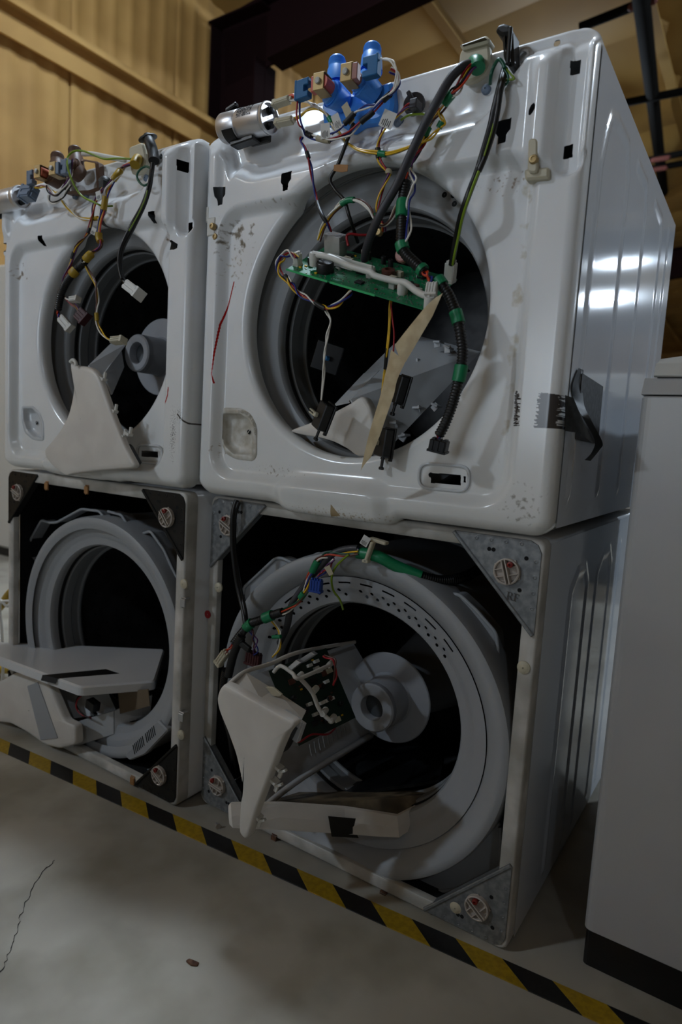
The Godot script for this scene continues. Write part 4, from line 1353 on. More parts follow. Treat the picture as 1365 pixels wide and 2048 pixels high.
	obj("dial_switch", b, M.black, t)
	bundle(t, [v(-.3737,.1499,.04),v(-.3891,.1292,.04),v(-.3727,.1086,.04),v(-.3298,.1075,.04)], ["black_wire", "red"], .002)
	piece(t, "paper_card", [w(-.2841,.171),w(-.1786,.2081),w(-.1702,.1699),w(-.2751,.1201)], .0, .002, M.card, .0003)
	# ---------- upper right: console in the tub
	t = thing("console_housing", "grey white control console with snap hooks lying in the upper right tub", "console", v(.2872,.7981,0))
	end_cap(t, [w(.1946,.8101),w(.2221,.8195),w(.2466,.8276),w(.2928,.8459),w(.3346,.866),w(.3541,.879),w(.3717,.8573),w(.3819,.828),w(.3774,.781),w(.371,.7729),w(.3518,.7717),w(.3344,.7828),w(.3017,.7951),w(.2685,.8015),w(.223,.8049)], .005, .02, M.cap_plastic)
	b = MB.new()
	board4(b, v(.3249,.8697,0), v(.3066,1.0223,-.26), v(.452,.9852,-.26), v(.3814,.773,-.02), .003)
	obj("console_tray", b, M.clear_plastic, t)
	b = MB.new()
	var ra := [v(.296,.8587,0),v(.2903,.9244,-.1),v(.2832,.9986,-.22)]
	var rb := [v(.3253,.8645,0),v(.3111,.9313,-.12),v(.3095,.9879,-.22)]
	for i in 2: board4(b, ra[i], ra[i + 1], rb[i + 1], rb[i], .004)
	obj("console_rim", b, M.clear_plastic, t)
	b = MB.new()
	b.tube(cat([v(.3772,.7726,-.01),v(.3729,.8331,-.1),v(.3901,.8952,-.18)]), .005, 6)
	obj("lower_rim", b, M.clear_plastic, t)
	b = MB.new()
	b.tube(cat([v(.4013,.7827,-.01),v(.3718,.8124,-.04),v(.3546,.8464,-.03)]), .006, 6)
	obj("inner_rib", b, M.clear_plastic, t)
	for q in [v(.3611,.9535,-.19),v(.4074,.9295,-.2),v(.401,.8982,-.17),v(.4516,.9424,-.2),v(.4279,.8693,-.14),v(.3556,.9167,-.16),v(.3584,.8802,-.12),v(.4015,.8626,-.12),v(.3841,.832,-.07),v(.4031,.8105,-.07),v(.4063,.9854,-.22),v(.3842,.9956,-.22),v(.4668,.8554,-.12)]:
		b = MB.new()
		tab(b, q + v(.0, .0, .010), .014, .012, .004, rng.randf() * 2); tab(b, q + v(.003, .003, .012), .004, .014, .022, rng.randf() * 2)
		obj("snap_clip", b, M.clear_plastic, t, "small translucent snap hook")
	b = MB.new()
	b.lathe([w(.0115, .0), w(.0005, .0)], Transform3D(look(v(.2, .2, 1)), v(.386,.939,-.19)), 18)
	obj("round_hole", b, M.hole, t)
	switch_box(v(.3115,.8377,.06), -.38, "black dial switch with white forked shaft hanging on white wires in upper right opening", [v(.3262,1.0055,.09),v(.3371,.9892,.09),v(.333,.9643,.09),v(.3298,.939,.09),v(.3227,.91,.08),v(.3112,.864,.065)], M.black)
	switch_box(v(.4199,.8893,0), -.25, "black dial switch half hidden behind the cream paper strip in upper right opening", [], M.black)
	switch_box(v(.4218,.7994,.04), -.1, "black dial switch low behind the tip of the cream paper strip", [], M.black)
	t = thing("indicator_plate", "dark square plastic plate with a blue button deep in upper right opening", "plate", v(.2717,.9437,0))
	b = MB.new()
	b.box(v(.2717,.9437,0), v(.05, .05, .004), .001, Basis(v(0, 0, 1), -.3) * Basis(v(0, 1, 0), .4))
	obj("plate", b, M.smoke, t)
	b = MB.new()
	b.lathe([w(.0045, 0), w(.004, .008), w(.001, .009)], Transform3D(Basis(), v(.2786,.9408,.008)), 14)
	obj("button", b, M.plug_blue, t)
	# ---------- upper left: end cap and clear strip
	t = thing("console_housing", "white curved triangular end cap hanging out of the upper left opening", "console", v(-.3536,.6858,.1))
	end_cap(t, [w(-.3253,.9322),w(-.311,.9246),w(-.29,.9232),w(-.2659,.9209),w(-.2471,.9155),w(-.2285,.9031),w(-.2164,.8848),w(-.1722,.8105),w(-.1375,.7606),w(-.104,.7246),w(-.1144,.7179),w(-.2297,.7041),w(-.3094,.6916),w(-.3384,.6838),w(-.3874,.7023),w(-.4165,.7206),w(-.4187,.7351),w(-.3864,.7592),w(-.3551,.7848),w(-.3283,.8172),w(-.3147,.8506),w(-.3083,.8824),w(-.3142,.9088)], .11, .012, M.cap_plastic)
	b = MB.new()
	for q in [v(-.2239,.896,.1),v(-.186,.831,.1),v(-.1557,.7812,.1),v(-.1387,.786,.1)]:
		b = MB.new()
		tab(b, q, .012, .006, .012, -.4); tab(b, q + v(.005, .006, 0), .005, .016, .005, -.2)
		obj("snap_clip", b, M.white_plastic, t)
	piece(t, "inner_rib", [w(-.1569,.765),w(-.1488,.7603),w(-.1213,.7295),w(-.1302,.7197),w(-.1434,.7382)], .10, .02, M.black, .0005)
	b = MB.new()
	b.tube(cat([v(-.316,.9303,.115),v(-.3055,.9343,.115),v(-.2967,.9279,.115),v(-.2965,.9217,.115)]), .004, 8)
	obj("rolled_end", b, M.white_plastic, t)
	b = MB.new()
	board4(b, v(-.3338,.928,.06), v(-.3972,1.009,-.06), v(-.3595,.9937,-.06), v(-.3043,.8995,.05), .004)
	board4(b, v(-.2959,.9103,.05), v(-.3683,.9808,-.05), v(-.3559,.9397,-.05), v(-.2785,.8679,.04), .004)
	obj("console_tray", b, M.clear_plastic, t)
	# ---------- valves, capacitors, cable guides
	valve(.036, true)
	valve(.066, false)
	capacitor(v(.0468,1.352,.052), v(.1588,1.3484,.052), .0255, "shiny silver run capacitor with printed label clamped at the corner of the taller deck", true)
	capacitor(v(-.8105,1.3188,.085), v(-.5546,1.3121,.085), .0245, "silver run capacitor with grey blue plug cut by the left picture edge", false)
	t = thing("cable_guide", "cream plastic cable guide with green tape on top edge of the taller deck", "cable guide", v(.5262,1.3604,.03))
	piece(t, "guide_plate", rpoly([w(.5025,1.3816),w(.5455,1.3837),w(.5511,1.3541),w(.5449,1.3388),w(.5325,1.3329),w(.5091,1.3316),w(.5012,1.3598)], .01), .032, .012, M.ivory, .003)
	piece(t, "guide_hood", rpoly([w(.504,1.3826),w(.5447,1.3846),w(.5513,1.3782),w(.5487,1.3735),w(.5094,1.3743)], .003), .040, .022, M.ivory, .003)
	b = MB.new()
	b.tube(cat([v(.5284,1.3538,.034),v(.5373,1.3456,.045),v(.541,1.3356,.05)]), .011, 12)
	obj("green_tape", b, M.green_tape, t)
	t = thing("cable_guide", "cream plastic cable guide with yellow tape on top edge of the left deck", "cable guide", v(-.1776,1.3356,.06))
	piece(t, "guide_plate", rpoly([w(-.2095,1.3655),w(-.1666,1.3679),w(-.1566,1.3414),w(-.1559,1.3222),w(-.1705,1.3104),w(-.1982,1.3102),w(-.2052,1.3308)], .008), .062, .012, M.ivory, .003)
	b = MB.new()
	b.tube(cat([v(-.1732,1.3345,.066),v(-.1614,1.3215,.08),v(-.1579,1.3134,.085)]), .010, 12)
	obj("yellow_tape", b, M.yellow_tape, t)
	# ---------- main hanging board
	o = v(.250, 1.074, .100)
	t = thing("control_board", "bright green circuit board with white bracket hanging by its wires before the upper right opening", "circuit board", o)
	xx = v(.2565, -.0797, 0); yy = v(0, .068, -.112)
	circuit(t, o, xx, yy, M.board, rng, 40)
	b = MB.new()
	board4(b, o + v(0, .0004, .001), o + xx * .33 + v(0, .0004, .001), o + xx * .33 + yy * .02, o + yy * .02, .003)
	board4(b, o + xx * .35 + v(0, .0004, .001), o + xx * .68 + v(0, .0004, .001), o + xx * .68 + yy * .02, o + xx * .35 + yy * .02, .003)
	obj("board_edge", b, M.board_pale, t)
	var up := v(.26, .83, .49)
	arm(t, "bracket", [v(.2962,1.0956,.09),v(.3343,1.0855,.09),v(.3673,1.0706,.088),v(.4048,1.0581,.088),v(.4161,1.0512,.088),v(.4483,1.0418,.085),v(.4701,1.036,.09),v(.486,1.0248,.09),v(.5065,1.014,.1),v(.5219,1.0105,.105)], .0052, M.white_plastic, [v(.2986,1.0964,.092),v(.3887,1.0732,.06),v(.462,1.0407,.085),v(.5204,1.0086,.108)], -up)
	b = MB.new()
	b.box(o + xx * .30 + yy * .40 + up * .012, v(.05, .018, .003), .0006, Basis(xx.normalized(), up, xx.normalized().cross(up)))
	b.box(o + xx * .45 + yy * .40 + up * .012, v(.05, .016, .003), .0006, Basis(xx.normalized(), up, xx.normalized().cross(up)))
	obj("bracket_web", b, M.white_plastic, t)
	var hb := Basis(xx.normalized(), up, xx.normalized().cross(up))
	b = MB.new()
	b.box(o + xx * .16 + yy * .72 + up * .014, v(.034, .028, .020), .0006, hb)
	for i in 7: b.box(o + xx * .16 + yy * .72 + up * .032 + hb.x * 0 + hb.z * (i - 3) * .0032, v(.034, .010, .0012), .0002, hb)
	obj("heat_sink", b, M.alum, t)
	b = MB.new()
	b.lathe([w(.0145, 0), w(.0145, .014), w(.013, .016), w(.008, .0155), w(.0005, .0155)], Transform3D(look(up, v(1, 0, 0)), o + xx * .24 + yy * .22), 24)
	obj("buzzer", b, M.chip, t)
	for q in [[.03, .18, .020], [.36, .86, .018], [.95, .93, .026], [.985, .86, .030]]:
		var at: Vector3 = o + xx * q[0] + yy * q[1]
		plug(t, at + up * q[2] * .5, up, v(.013, .010, q[2]), M.white_plastic, 3, "socket", v(1, -.3, 0))
	plug2(t, v(.5196,1.0284,.1), v(.5203,1.0106,.105), .016, .012, M.white_plastic, 4, "socket")
	b = MB.new()
	b.lathe([w(.011, 0), w(.011, .008), w(.006, .009), w(.006, .001)], Transform3D(look(up, v(1, 0, 0)), o + xx * .62 + yy * .55 + up * .004), 20)
	obj("choke_coil", b, M.brown, t)
	piece(t, "small_choke", disc2(v(.4394,1.0897,.05).x, v(.4394,1.0897,.05).y, .012), .055, .01, M.pink, .002)
	# cream strip dangling from the board
	t = thing("paper_strip", "long creased cream strip torn to a point, dangling from the green board", "strip", v(.4184,.7531,.1))
	b = MB.new()
	var lf := [v(.5128,.9902,.112),v(.4926,.9692,.11),v(.467,.9437,.105),v(.4777,.9268,.11)]
	var rt := [v(.547,1.0091,.122),v(.5332,.9793,.12),v(.5071,.941,.115),v(.4928,.9172,.115)]
	rows = []
	for i in 4:
		var q := PackedVector3Array()
		for j in 4: q.append(lf[i].lerp(rt[i], j / 3.0) + v(0, 0, .004 * sin(PI * j / 3.0)))
		rows.append(q)
	b.skin(rows, false)
	rows = []
	lf = [v(.4615,.9373,.105),v(.4547,.9037,.105),v(.4478,.8688,.105),v(.4388,.8363,.105),v(.4268,.8002,.1),v(.4184,.7531,.1)]
	rt = [v(.4927,.9187,.115),v(.4807,.8915,.115),v(.4766,.8697,.115),v(.4642,.8312,.115),v(.4532,.8088,.108),v(.438,.7753,.105)]
	var pa := cat(lf, 4)
	var pb := cat(rt, 4)
	for i in pa.size():
		var q := PackedVector3Array()
		for j in 4: q.append(pa[i].lerp(pb[i], j / 3.0) + v(0, 0, .003 * sin(PI * j / 3.0)))
		rows.append(q)
	b.skin(rows, false)
	obj("strip", b, M.paper, t)

func paper_tag(parent: Node, at: Vector3, turn: float, wd: float, ht: float) -> void:
	var b := MB.new()
	var bs := Basis(v(0, 0, 1), turn) * Basis(v(0, 1, 0), .25)
	b.box(at, v(wd, ht, .0004), 0, bs)
	var g := obj("paper_tag", b, M.tag_white, parent)
	b = MB.new()
	for i in 5: b.box(at + bs * v(-wd * .3 + i * wd * .14, -ht * .22, .0004), v(wd * .05, ht * (.30 + .1 * (i % 3)), .0002), 0, bs)
	obj("bar_marks", b, M.ink, g)

func wiring() -> void:
	var t: Node3D
	var p: PackedVector3Array
	# ---------- upper right
	t = thing("wire_harness", "main wire bundle with green tape and black conduit feeding the hanging green board", "wire harness", v(.5197,1.3126,.06))
	p = bundle(t, [v(.5358,1.346,.045),v(.5318,1.3318,.06),v(.5221,1.3097,.065),v(.5098,1.3005,.065),v(.4897,1.2866,.06),v(.4735,1.2671,.06),v(.4637,1.2459,.06),v(.4501,1.2278,.06),v(.4458,1.2178,.06),v(.4436,1.2023,.06),v(.4478,1.1837,.07)], ["yellow", "brown", "white", "orange", "purple", "black_wire", "red"], .0042, .0014, 1.5)
	tape_on(t, p, .29, .36, .0068, M.green_tape); tape_on(t, p, .50, .56, .0068, M.green_tape); tape_on(t, p, .80, .86, .0065, M.green_tape)
	bundle(t, [v(.4506,1.2104,.068),v(.4641,1.1907,.075),v(.4644,1.1773,.075),v(.463,1.155,.085),v(.4669,1.1276,.085),v(.4711,1.0995,.095),v(.4639,1.0854,.095)], ["white", "blue", "white"], .003, .0013)
	p = conduit(t, [v(.4485,1.1886,.072),v(.4497,1.1607,.078),v(.4569,1.1189,.09),v(.4617,1.0913,.095),v(.4696,1.0763,.095),v(.4838,1.0635,.095),v(.4969,1.0524,.095),v(.503,1.047,.095)], .0085)
	tape_on(t, p, .15, .24, .0102, M.green_tape); tape_on(t, p, .42, .51, .0102, M.green_tape); tape_on(t, p, .84, .93, .0102, M.green_tape)
	bundle(t, [v(.5012,1.0485,.095),v(.5123,1.0401,.1),v(.5187,1.0298,.1),v(.52,1.0235,.1)], ["orange", "blue", "orange"], .003, .0016)
	p = conduit(t, [v(.522,1.0374,.09),v(.5325,1.0247,.09),v(.543,1.0108,.09),v(.556,.9844,.09),v(.5644,.957,.09),v(.5677,.9291,.085),v(.5645,.8939,.085),v(.5552,.8593,.08),v(.5457,.8308,.08),v(.5374,.8137,.08)], .0082)
	tape_on(t, p, .0, .09, .0100, M.green_tape); tape_on(t, p, .31, .38, .0098, M.green_tape); tape_on(t, p, .60, .67, .0098, M.green_tape)
	bundle(t, [v(.5373,.8151,.08),v(.5397,.8064,.08)], ["red", "blue"], .002, .0013)
	plug2(t, v(.5403,.8079,.08), v(.5368,.7901,.078), .026, .018, M.black, 3)
	bundle(t, [v(.4901,1.2824,.06),v(.4982,1.2711,.06),v(.4971,1.2644,.06),v(.4897,1.2576,.06),v(.4758,1.2492,.06),v(.4614,1.2435,.06)], ["yellow", "yellow"], .002, .0013)
	tape_on(t, cat([v(.4952,1.2689,.06),v(.491,1.2615,.06)]), 0, 1, .005, M.green_tape)
	t = thing("grey_cable", "thick grey round cable curving from the cream guide down to the green board", "cable", v(.3882,1.0947,.08))
	cable(t, "cable", [v(.5289,1.347,.045),v(.5238,1.3347,.065),v(.5113,1.317,.075),v(.4965,1.2894,.08),v(.4782,1.2607,.08),v(.4576,1.2217,.08),v(.4394,1.1785,.085),v(.4137,1.1404,.085),v(.3874,1.1088,.07),v(.3692,1.0892,.05)], .0066, M.grey_cable, 10)
	t = thing("capacitor_leads", "yellow and white leads looping from the silver capacitor under the blue valve to the harness", "wires", v(.325,1.2731,.06))
	p = bundle(t, [v(.2095,1.3288,.06),v(.2304,1.3339,.06),v(.2456,1.3401,.06),v(.2652,1.3382,.06),v(.2841,1.3264,.06),v(.2939,1.3136,.06),v(.3047,1.2991,.06),v(.3153,1.2879,.06),v(.3264,1.2748,.055),v(.3513,1.2587,.055),v(.3835,1.2483,.055),v(.4055,1.2428,.055),v(.4407,1.2404,.065),v(.4638,1.2453,.065)], ["yellow", "yellow", "white"], .002, .0014)
	tape_on(t, p, .36, .41, .0045, M.green_tape); tape_on(t, p, .78, .83, .0048, M.green_tape)
	bundle(t, [v(.2067,1.3627,.062),v(.225,1.3595,.062),v(.2431,1.3538,.062),v(.2602,1.3431,.062),v(.2729,1.3349,.062)], ["white", "white"], .0016, .0013)
	cable(t, "wire", [v(.2027,1.3677,.06),v(.2133,1.3685,.06),v(.2199,1.3654,.06)], .0035, M.orange)
	plug2(t, v(.2089,1.3631,.062), v(.1741,1.362,.062), .010, .012, M.ivory, 1); plug2(t, v(.2175,1.3287,.062), v(.1816,1.3305,.062), .010, .012, M.ivory, 1)
	t = thing("valve_leads", "red, blue and white leads with black tape joining the two solenoids of the blue valve", "wires", v(.282,1.285,.07))
	p = bundle(t, [v(.2467,1.3436,.085),v(.2484,1.3187,.085),v(.2545,1.3021,.085),v(.2528,1.2977,.07),v(.276,1.2854,.07),v(.3034,1.2763,.07),v(.3359,1.2783,.07),v(.346,1.2822,.07),v(.3636,1.2942,.07),v(.3776,1.3007,.07),v(.3929,1.3119,.07),v(.4029,1.3182,.07),v(.4223,1.3192,.08),v(.4299,1.3293,.08),v(.4264,1.3419,.08),v(.4187,1.3463,.088)], ["red", "white", "blue"], .0026, .0013, 2.0)
	tape_on(t, p, .20, .24, .0044, M.black_tape); tape_on(t, p, .27, .33, .0048, M.cream_tape); tape_on(t, p, .52, .62, .0046, M.black_tape); tape_on(t, p, .70, .77, .0046, M.black_tape)
	bundle(t, [v(.4019,1.365,.088),v(.4124,1.3624,.088),v(.4231,1.3541,.088),v(.431,1.3391,.088),v(.4284,1.319,.088),v(.4181,1.3174,.08)], ["white", "white"], .0014, .0012)
	p = bundle(t, [v(.3047,1.2852,.07),v(.3188,1.2907,.07),v(.3317,1.2978,.07),v(.3442,1.3063,.07),v(.3549,1.3122,.07),v(.3731,1.3126,.07),v(.3858,1.312,.07)], ["blue", "white"], .0018, .0013)
	tape_on(t, p, .30, .55, .0044, M.black_tape)
	p = bundle(t, [v(.2432,1.2942,.068),v(.2416,1.2866,.068),v(.2529,1.2727,.068),v(.2626,1.2505,.068),v(.2671,1.2187,.06),v(.2764,1.188,.06),v(.3028,1.1576,.08),v(.3111,1.144,.075),v(.308,1.1387,.06)], ["red", "blue"], .0014, .0014, 3.0)
	tape_on(t, p, .28, .34, .0036, M.black_tape); tape_on(t, p, .62, .84, .0036, M.black_tape)
	paper_tag(t, v(.2961,1.2902,.075), .08, .016, .024); paper_tag(t, v(.3156,1.3018,.072), .45, .013, .026)
	var b := MB.new()
	b.box(v(.3327,1.3127,.066), v(.012, .036, .0006), 0, Basis(v(0, 0, 1), .5))
	obj("cream_tape", b, M.cream_tape, t)
	t = thing("sensor_leads", "red and yellow leads dropping from a grey plug beside the blue valve", "wires", v(.3828,1.2548,.05))
	b = MB.new()
	b.lathe([w(.001, .004), w(.016, .004), w(.017, .002), w(.017, -.004), w(.010, -.006)], Transform3D(look(v(.2, .1, 1)), v(.4306,1.3211,.03)), 24)
	b.box(v(.4302,1.3262,.04), v(.006, .018, .012), .001, Basis(v(0, 0, 1), .5)); b.box(v(.4418,1.3092,.045), v(.012, .014, .02), .001)
	obj("round_plug", b, M.grey_cable, t)
	p = bundle(t, [v(.441,1.3086,.05),v(.4282,1.3085,.05),v(.4099,1.298,.05),v(.3922,1.2856,.05),v(.382,1.2654,.05),v(.3858,1.2401,.05),v(.3988,1.2229,.05),v(.4086,1.2143,.055),v(.4041,1.2024,.055),v(.394,1.1824,.055),v(.391,1.161,.055),v(.4057,1.138,.06),v(.4023,1.1301,.05)], ["red", "yellow", "purple"], .0022, .0013, 2.0)
	tape_on(t, p, .36, .41, .0046, M.black_tape); tape_on(t, p, .54, .60, .0050, M.cream_tape)
	paper_tag(t, v(.4028,1.2917,.06), -.45, .022, .024)
	cable(t, "ground_lead", [v(.4142,1.2969,.04),v(.4296,1.301,.04),v(.4555,1.2969,.04)], .0018, M.lime)
	t = thing("heat_sink_leads", "yellow, brown and white leads arching from the board's heat sink through green tape", "wires", v(.2925,1.1313,.07))
	p = bundle(t, [v(.2751,1.131,.05),v(.2905,1.1456,.06),v(.308,1.1607,.065),v(.3229,1.1727,.065),v(.3378,1.1798,.065),v(.3521,1.1792,.065),v(.3695,1.1729,.065),v(.3841,1.1618,.065),v(.3944,1.1462,.065),v(.4089,1.1331,.065),v(.4218,1.1389,.065),v(.4319,1.1559,.065),v(.45,1.16,.08)], ["yellow", "brown", "white", "white"], .003, .0014)
	tape_on(t, p, .28, .42, .0048, M.green_tape); tape_on(t, p, .64, .67, .0042, M.green_tape)
	cable(t, "wire", [v(.3299,1.118,.04),v(.3258,1.1328,.04),v(.3315,1.1368,.04),v(.3447,1.1365,.03),v(.3578,1.1378,.02)], .0022, M.red)
	t = thing("black_lead", "single black round lead with tan tape flag hanging below the blue valve", "wire", v(.3142,1.2365,.05))
	cable(t, "lead", [v(.3402,1.2995,.06),v(.3296,1.2752,.06),v(.3111,1.2445,.055),v(.2967,1.2236,.055),v(.308,1.2046,.055),v(.3304,1.1833,.06),v(.3419,1.1577,.06),v(.3389,1.1423,.04),v(.3219,1.1363,0)], .0030, M.black)
	piece(t, "tape_flag", [w(.3068,1.2419),w(.3196,1.2404),w(.3343,1.2371),w(.334,1.2272),w(.3224,1.2277),w(.3064,1.2327)], .061, .0008, M.tan_tape, .0002)
	t = thing("power_cord", "black power cord with yellow stripe leaving a black strain relief on the taller deck", "power cord", v(.57,1.3758,.03))
	b = MB.new()
	b.prism(rpoly([w(.5724,1.3792),w(.5878,1.375),w(.5941,1.3283),w(.5899,1.3274),w(.5832,1.331),w(.5771,1.343)], .004, 4), .022, .050, Transform3D(), .004)
	b.prism(rpoly([w(.563,1.3792),w(.566,1.3862),w(.5746,1.3864),w(.5837,1.3813),w(.5887,1.3722),w(.5863,1.3677),w(.5718,1.3703)], .004, 4), .020, .052, Transform3D(), .004)
	b.box(v(.5862,1.3525,.052), v(.006, .05, .006), .002)
	obj("strain_relief", b, M.rubber, t)
	p = cable(t, "cord", [v(.5775,1.3307,.04),v(.5775,1.2942,.055),v(.573,1.2708,.055),v(.5692,1.2477,.055),v(.5626,1.2103,.06),v(.5575,1.1909,.06),v(.551,1.1566,.07),v(.5374,1.1316,.06),v(.5235,1.1103,.04),v(.5159,1.0907,.03),v(.5095,1.0755,.02)], .0050, M.black, 9)
	cable(t, "cord_strand", [v(.5813,1.3247,.045),v(.5823,1.2927,.06),v(.5803,1.2671,.06),v(.5768,1.2415,.06),v(.5678,1.21,.06),v(.5592,1.1893,.06)], .0042, M.black, 9)
	cable(t, "ground_stripe", [v(.5614,1.1871,.065),v(.5555,1.1543,.075),v(.5432,1.1303,.066),v(.5294,1.1093,.046),v(.5206,1.0865,.036),v(.514,1.0736,.026)], .0020, M.lime)
	cable(t, "ground_stripe", [v(.5772,1.2575,.061),v(.5756,1.2388,.064),v(.5682,1.2063,.066)], .0012, M.lime)
	cable(t, "ground_lead", [v(.5576,1.3156,.04),v(.5623,1.3218,.05),v(.5651,1.3316,.05),v(.5737,1.3368,.055),v(.58,1.3307,.055),v(.5835,1.3233,.055)], .0026, M.green_wire)
	cable(t, "ground_lead", [v(.58,1.3266,.05),v(.5867,1.3158,.05),v(.5882,1.3077,.05),v(.5835,1.3035,.05),v(.5789,1.3073,.05)], .0018, M.green_wire)
	cable(t, "ground_lead", [v(.5814,1.3276,.05),v(.5894,1.3178,.05),v(.5966,1.3082,.05),v(.5858,1.3095,.05),v(.5792,1.3032,.05)], .0014, M.lime)
	t = thing("board_leads", "short rainbow of leads looping off the left end of the green board", "wires", v(.2573,1.0716,.1))
	bundle(t, [v(.2686,1.0895,.1),v(.2556,1.0988,.1),v(.2411,1.0955,.1),v(.2343,1.085,.1),v(.2383,1.0717,.1),v(.2498,1.0579,.1),v(.2619,1.0489,.1)], ["red", "yellow", "blue", "white"], .0045, .0013)
	p = bundle(t, [v(.2473,1.0629,.1),v(.2619,1.0489,.1),v(.2805,1.0316,.1),v(.3067,1.0188,.1),v(.3302,1.0064,.1),v(.3438,1.0056,.1),v(.3623,1.0136,.1),v(.3742,1.0316,.09)], ["red", "white", "blue", "yellow"], .003, .0013, 2.0)
	tape_on(t, p, .0, .12, .0046, M.black_tape); tape_on(t, p, .46, .60, .0040, M.black_tape)
	t = thing("switch_leads", "yellow and red leads hanging behind the cream strip in upper right opening", "wires", v(.417,.9472,.04))
	bundle(t, [v(.4232,1.0229,.05),v(.4238,.9921,.05),v(.4226,.9487,.05),v(.4098,.9185,.03),v(.4077,.8846,.03),v(.4068,.8587,.03)], ["yellow", "yellow"], .0012, .0012)
	cable(t, "wire", [v(.4235,1.0191,.05),v(.4292,.9918,.05),v(.4338,.9685,.05),v(.4341,.9415,.05)], .0014, M.red)
	cable(t, "sleeve", [v(.4214,.9491,.048),v(.4121,.918,.034)], .003, M.black)
	# ---------- upper left
	t = thing("wire_harness", "wire bundle with yellow tape and black conduit hanging over the upper left opening", "wire harness", v(-.2429,1.2484,.09))
	p = bundle(t, [v(-.1708,1.325,.075),v(-.1891,1.3254,.075),v(-.2076,1.3199,.075),v(-.2042,1.2949,.095),v(-.2289,1.2758,.095),v(-.2348,1.2583,.095),v(-.2406,1.2367,.095),v(-.2513,1.2126,.095),v(-.2538,1.1852,.095),v(-.2468,1.1685,.095),v(-.2663,1.1576,.095),v(-.2648,1.1446,.11),v(-.2813,1.1342,.11)], ["yellow", "blue", "white", "brown", "purple", "orange"], .0040, .0014, 1.5)
	tape_on(t, p, .20, .27, .0068, M.yellow_tape); tape_on(t, p, .40, .50, .0062, M.yellow_tape); tape_on(t, p, .64, .71, .0072, M.yellow_tape); tape_on(t, p, .89, .96, .0086, M.yellow_tape)
	p = conduit(t, [v(-.278,1.1359,.11),v(-.2981,1.1248,.11),v(-.3077,1.1143,.115),v(-.3284,1.1008,.115),v(-.3423,1.0875,.115),v(-.3545,1.0698,.115),v(-.3708,1.0425,.11)], .0082)
	tape_on(t, p, .26, .38, .0100, M.yellow_tape)
	bundle(t, [v(-.3708,1.0446,.11),v(-.3688,1.0318,.11),v(-.3595,1.0229,.11)], ["orange", "blue", "orange"], .0018, .0014)
	plug2(t, v(-.3577,1.0239,.11), v(-.3325,1.0015,.105), .018, .014, M.white_plastic, 2)
	bundle(t, [v(-.2816,1.1275,.105),v(-.2662,1.1051,.1),v(-.2523,1.0829,.1),v(-.2483,1.0574,.1),v(-.2494,1.0393,.1),v(-.2487,1.014,.1),v(-.2332,.992,.1),v(-.2148,.9792,.1),v(-.1953,.9725,.1)], ["yellow", "white", "brown"], .0022, .0013)
	plug2(t, v(-.1953,.9725,.1), v(-.1671,.9743,.095), .012, .018, M.ivory, 3)
	tape_on(t, cat([v(-.2509,1.0313,.1),v(-.2488,1.015,.1)]), 0, 1, .0042, M.yellow_tape)
	t = thing("sensor_leads", "brown and yellow leads running down the left deck to a dark red plug", "wires", v(-.284,1.2443,.09))
	b = MB.new()
	b.lathe([w(.001, .01), w(.006, .008), w(.012, .004), w(.013, .002), w(.010, -.004), w(.008, -.012)], Transform3D(look(v(.2, .8, .5)), v(-.2665,1.3043,.075)), 18)
	b.box(v(-.261,1.2938,.08), v(.016, .016, .014), .001)
	obj("round_plug", b, M.rubber, t)
	p = bundle(t, [v(-.2573,1.2875,.085),v(-.2701,1.2757,.085),v(-.2861,1.2522,.085),v(-.2907,1.2327,.085),v(-.2947,1.2035,.09),v(-.3115,1.1903,.09),v(-.3208,1.1733,.1),v(-.331,1.1611,.1),v(-.3446,1.1378,.1),v(-.3562,1.1117,.105),v(-.363,1.0903,.105),v(-.3572,1.0721,.105),v(-.3354,1.0581,.105),v(-.314,1.0463,.105),v(-.2998,1.0331,.105)], ["yellow", "brown", "red", "purple"], .0024, .0013, 2.0)
	tape_on(t, p, .27, .30, .0040, M.black_tape); tape_on(t, p, .50, .54, .0040, M.black_tape)
	paper_tag(t, v(-.2577,1.2676,.095), .25, .012, .018); paper_tag(t, v(-.2724,1.1993,.095), -.5, .012, .014)
	plug2(t, v(-.3033,1.0333,.105), v(-.286,1.0189,.1), .026, .018, M.dark_red, 4)
	bundle(t, [v(-.3423,1.0658,.11),v(-.328,1.0607,.11),v(-.3175,1.06,.11)], ["white"], .001)
	plug2(t, v(-.3275,1.0611,.108), v(-.3042,1.062,.106), .011, .013, M.white_plastic, 2)
	t = thing("capacitor_leads", "yellow and white leads crossing the left deck below the brown valve", "wires", v(-.3412,1.2451,.08))
	p = bundle(t, [v(-.4087,1.2878,.08),v(-.3808,1.2629,.08),v(-.3464,1.2416,.08),v(-.3148,1.2334,.08),v(-.2774,1.2305,.08),v(-.2577,1.2358,.08),v(-.2532,1.2511,.08)], ["yellow", "yellow", "white"], .0018, .0014)
	tape_on(t, p, .56, .66, .0044, M.yellow_tape)
	bundle(t, [v(-.4892,1.3187,.1),v(-.4582,1.3139,.1),v(-.4354,1.3124,.1),v(-.4129,1.3006,.1),v(-.398,1.29,.1),v(-.3908,1.293,.1)], ["yellow", "white", "pink"], .002, .0014)
	plug2(t, v(-.4812,1.3047,.1), v(-.5208,1.3086,.1), .030, .022, M.plug_greyblue, 2)
	p = bundle(t, [v(-.4298,1.3115,.1),v(-.4202,1.2975,.1),v(-.398,1.2879,.1),v(-.3764,1.297,.1),v(-.3587,1.3064,.1),v(-.3449,1.3183,.1),v(-.34,1.3345,.1),v(-.3386,1.3512,.1)], ["black_wire", "purple", "white"], .0026, .0013)
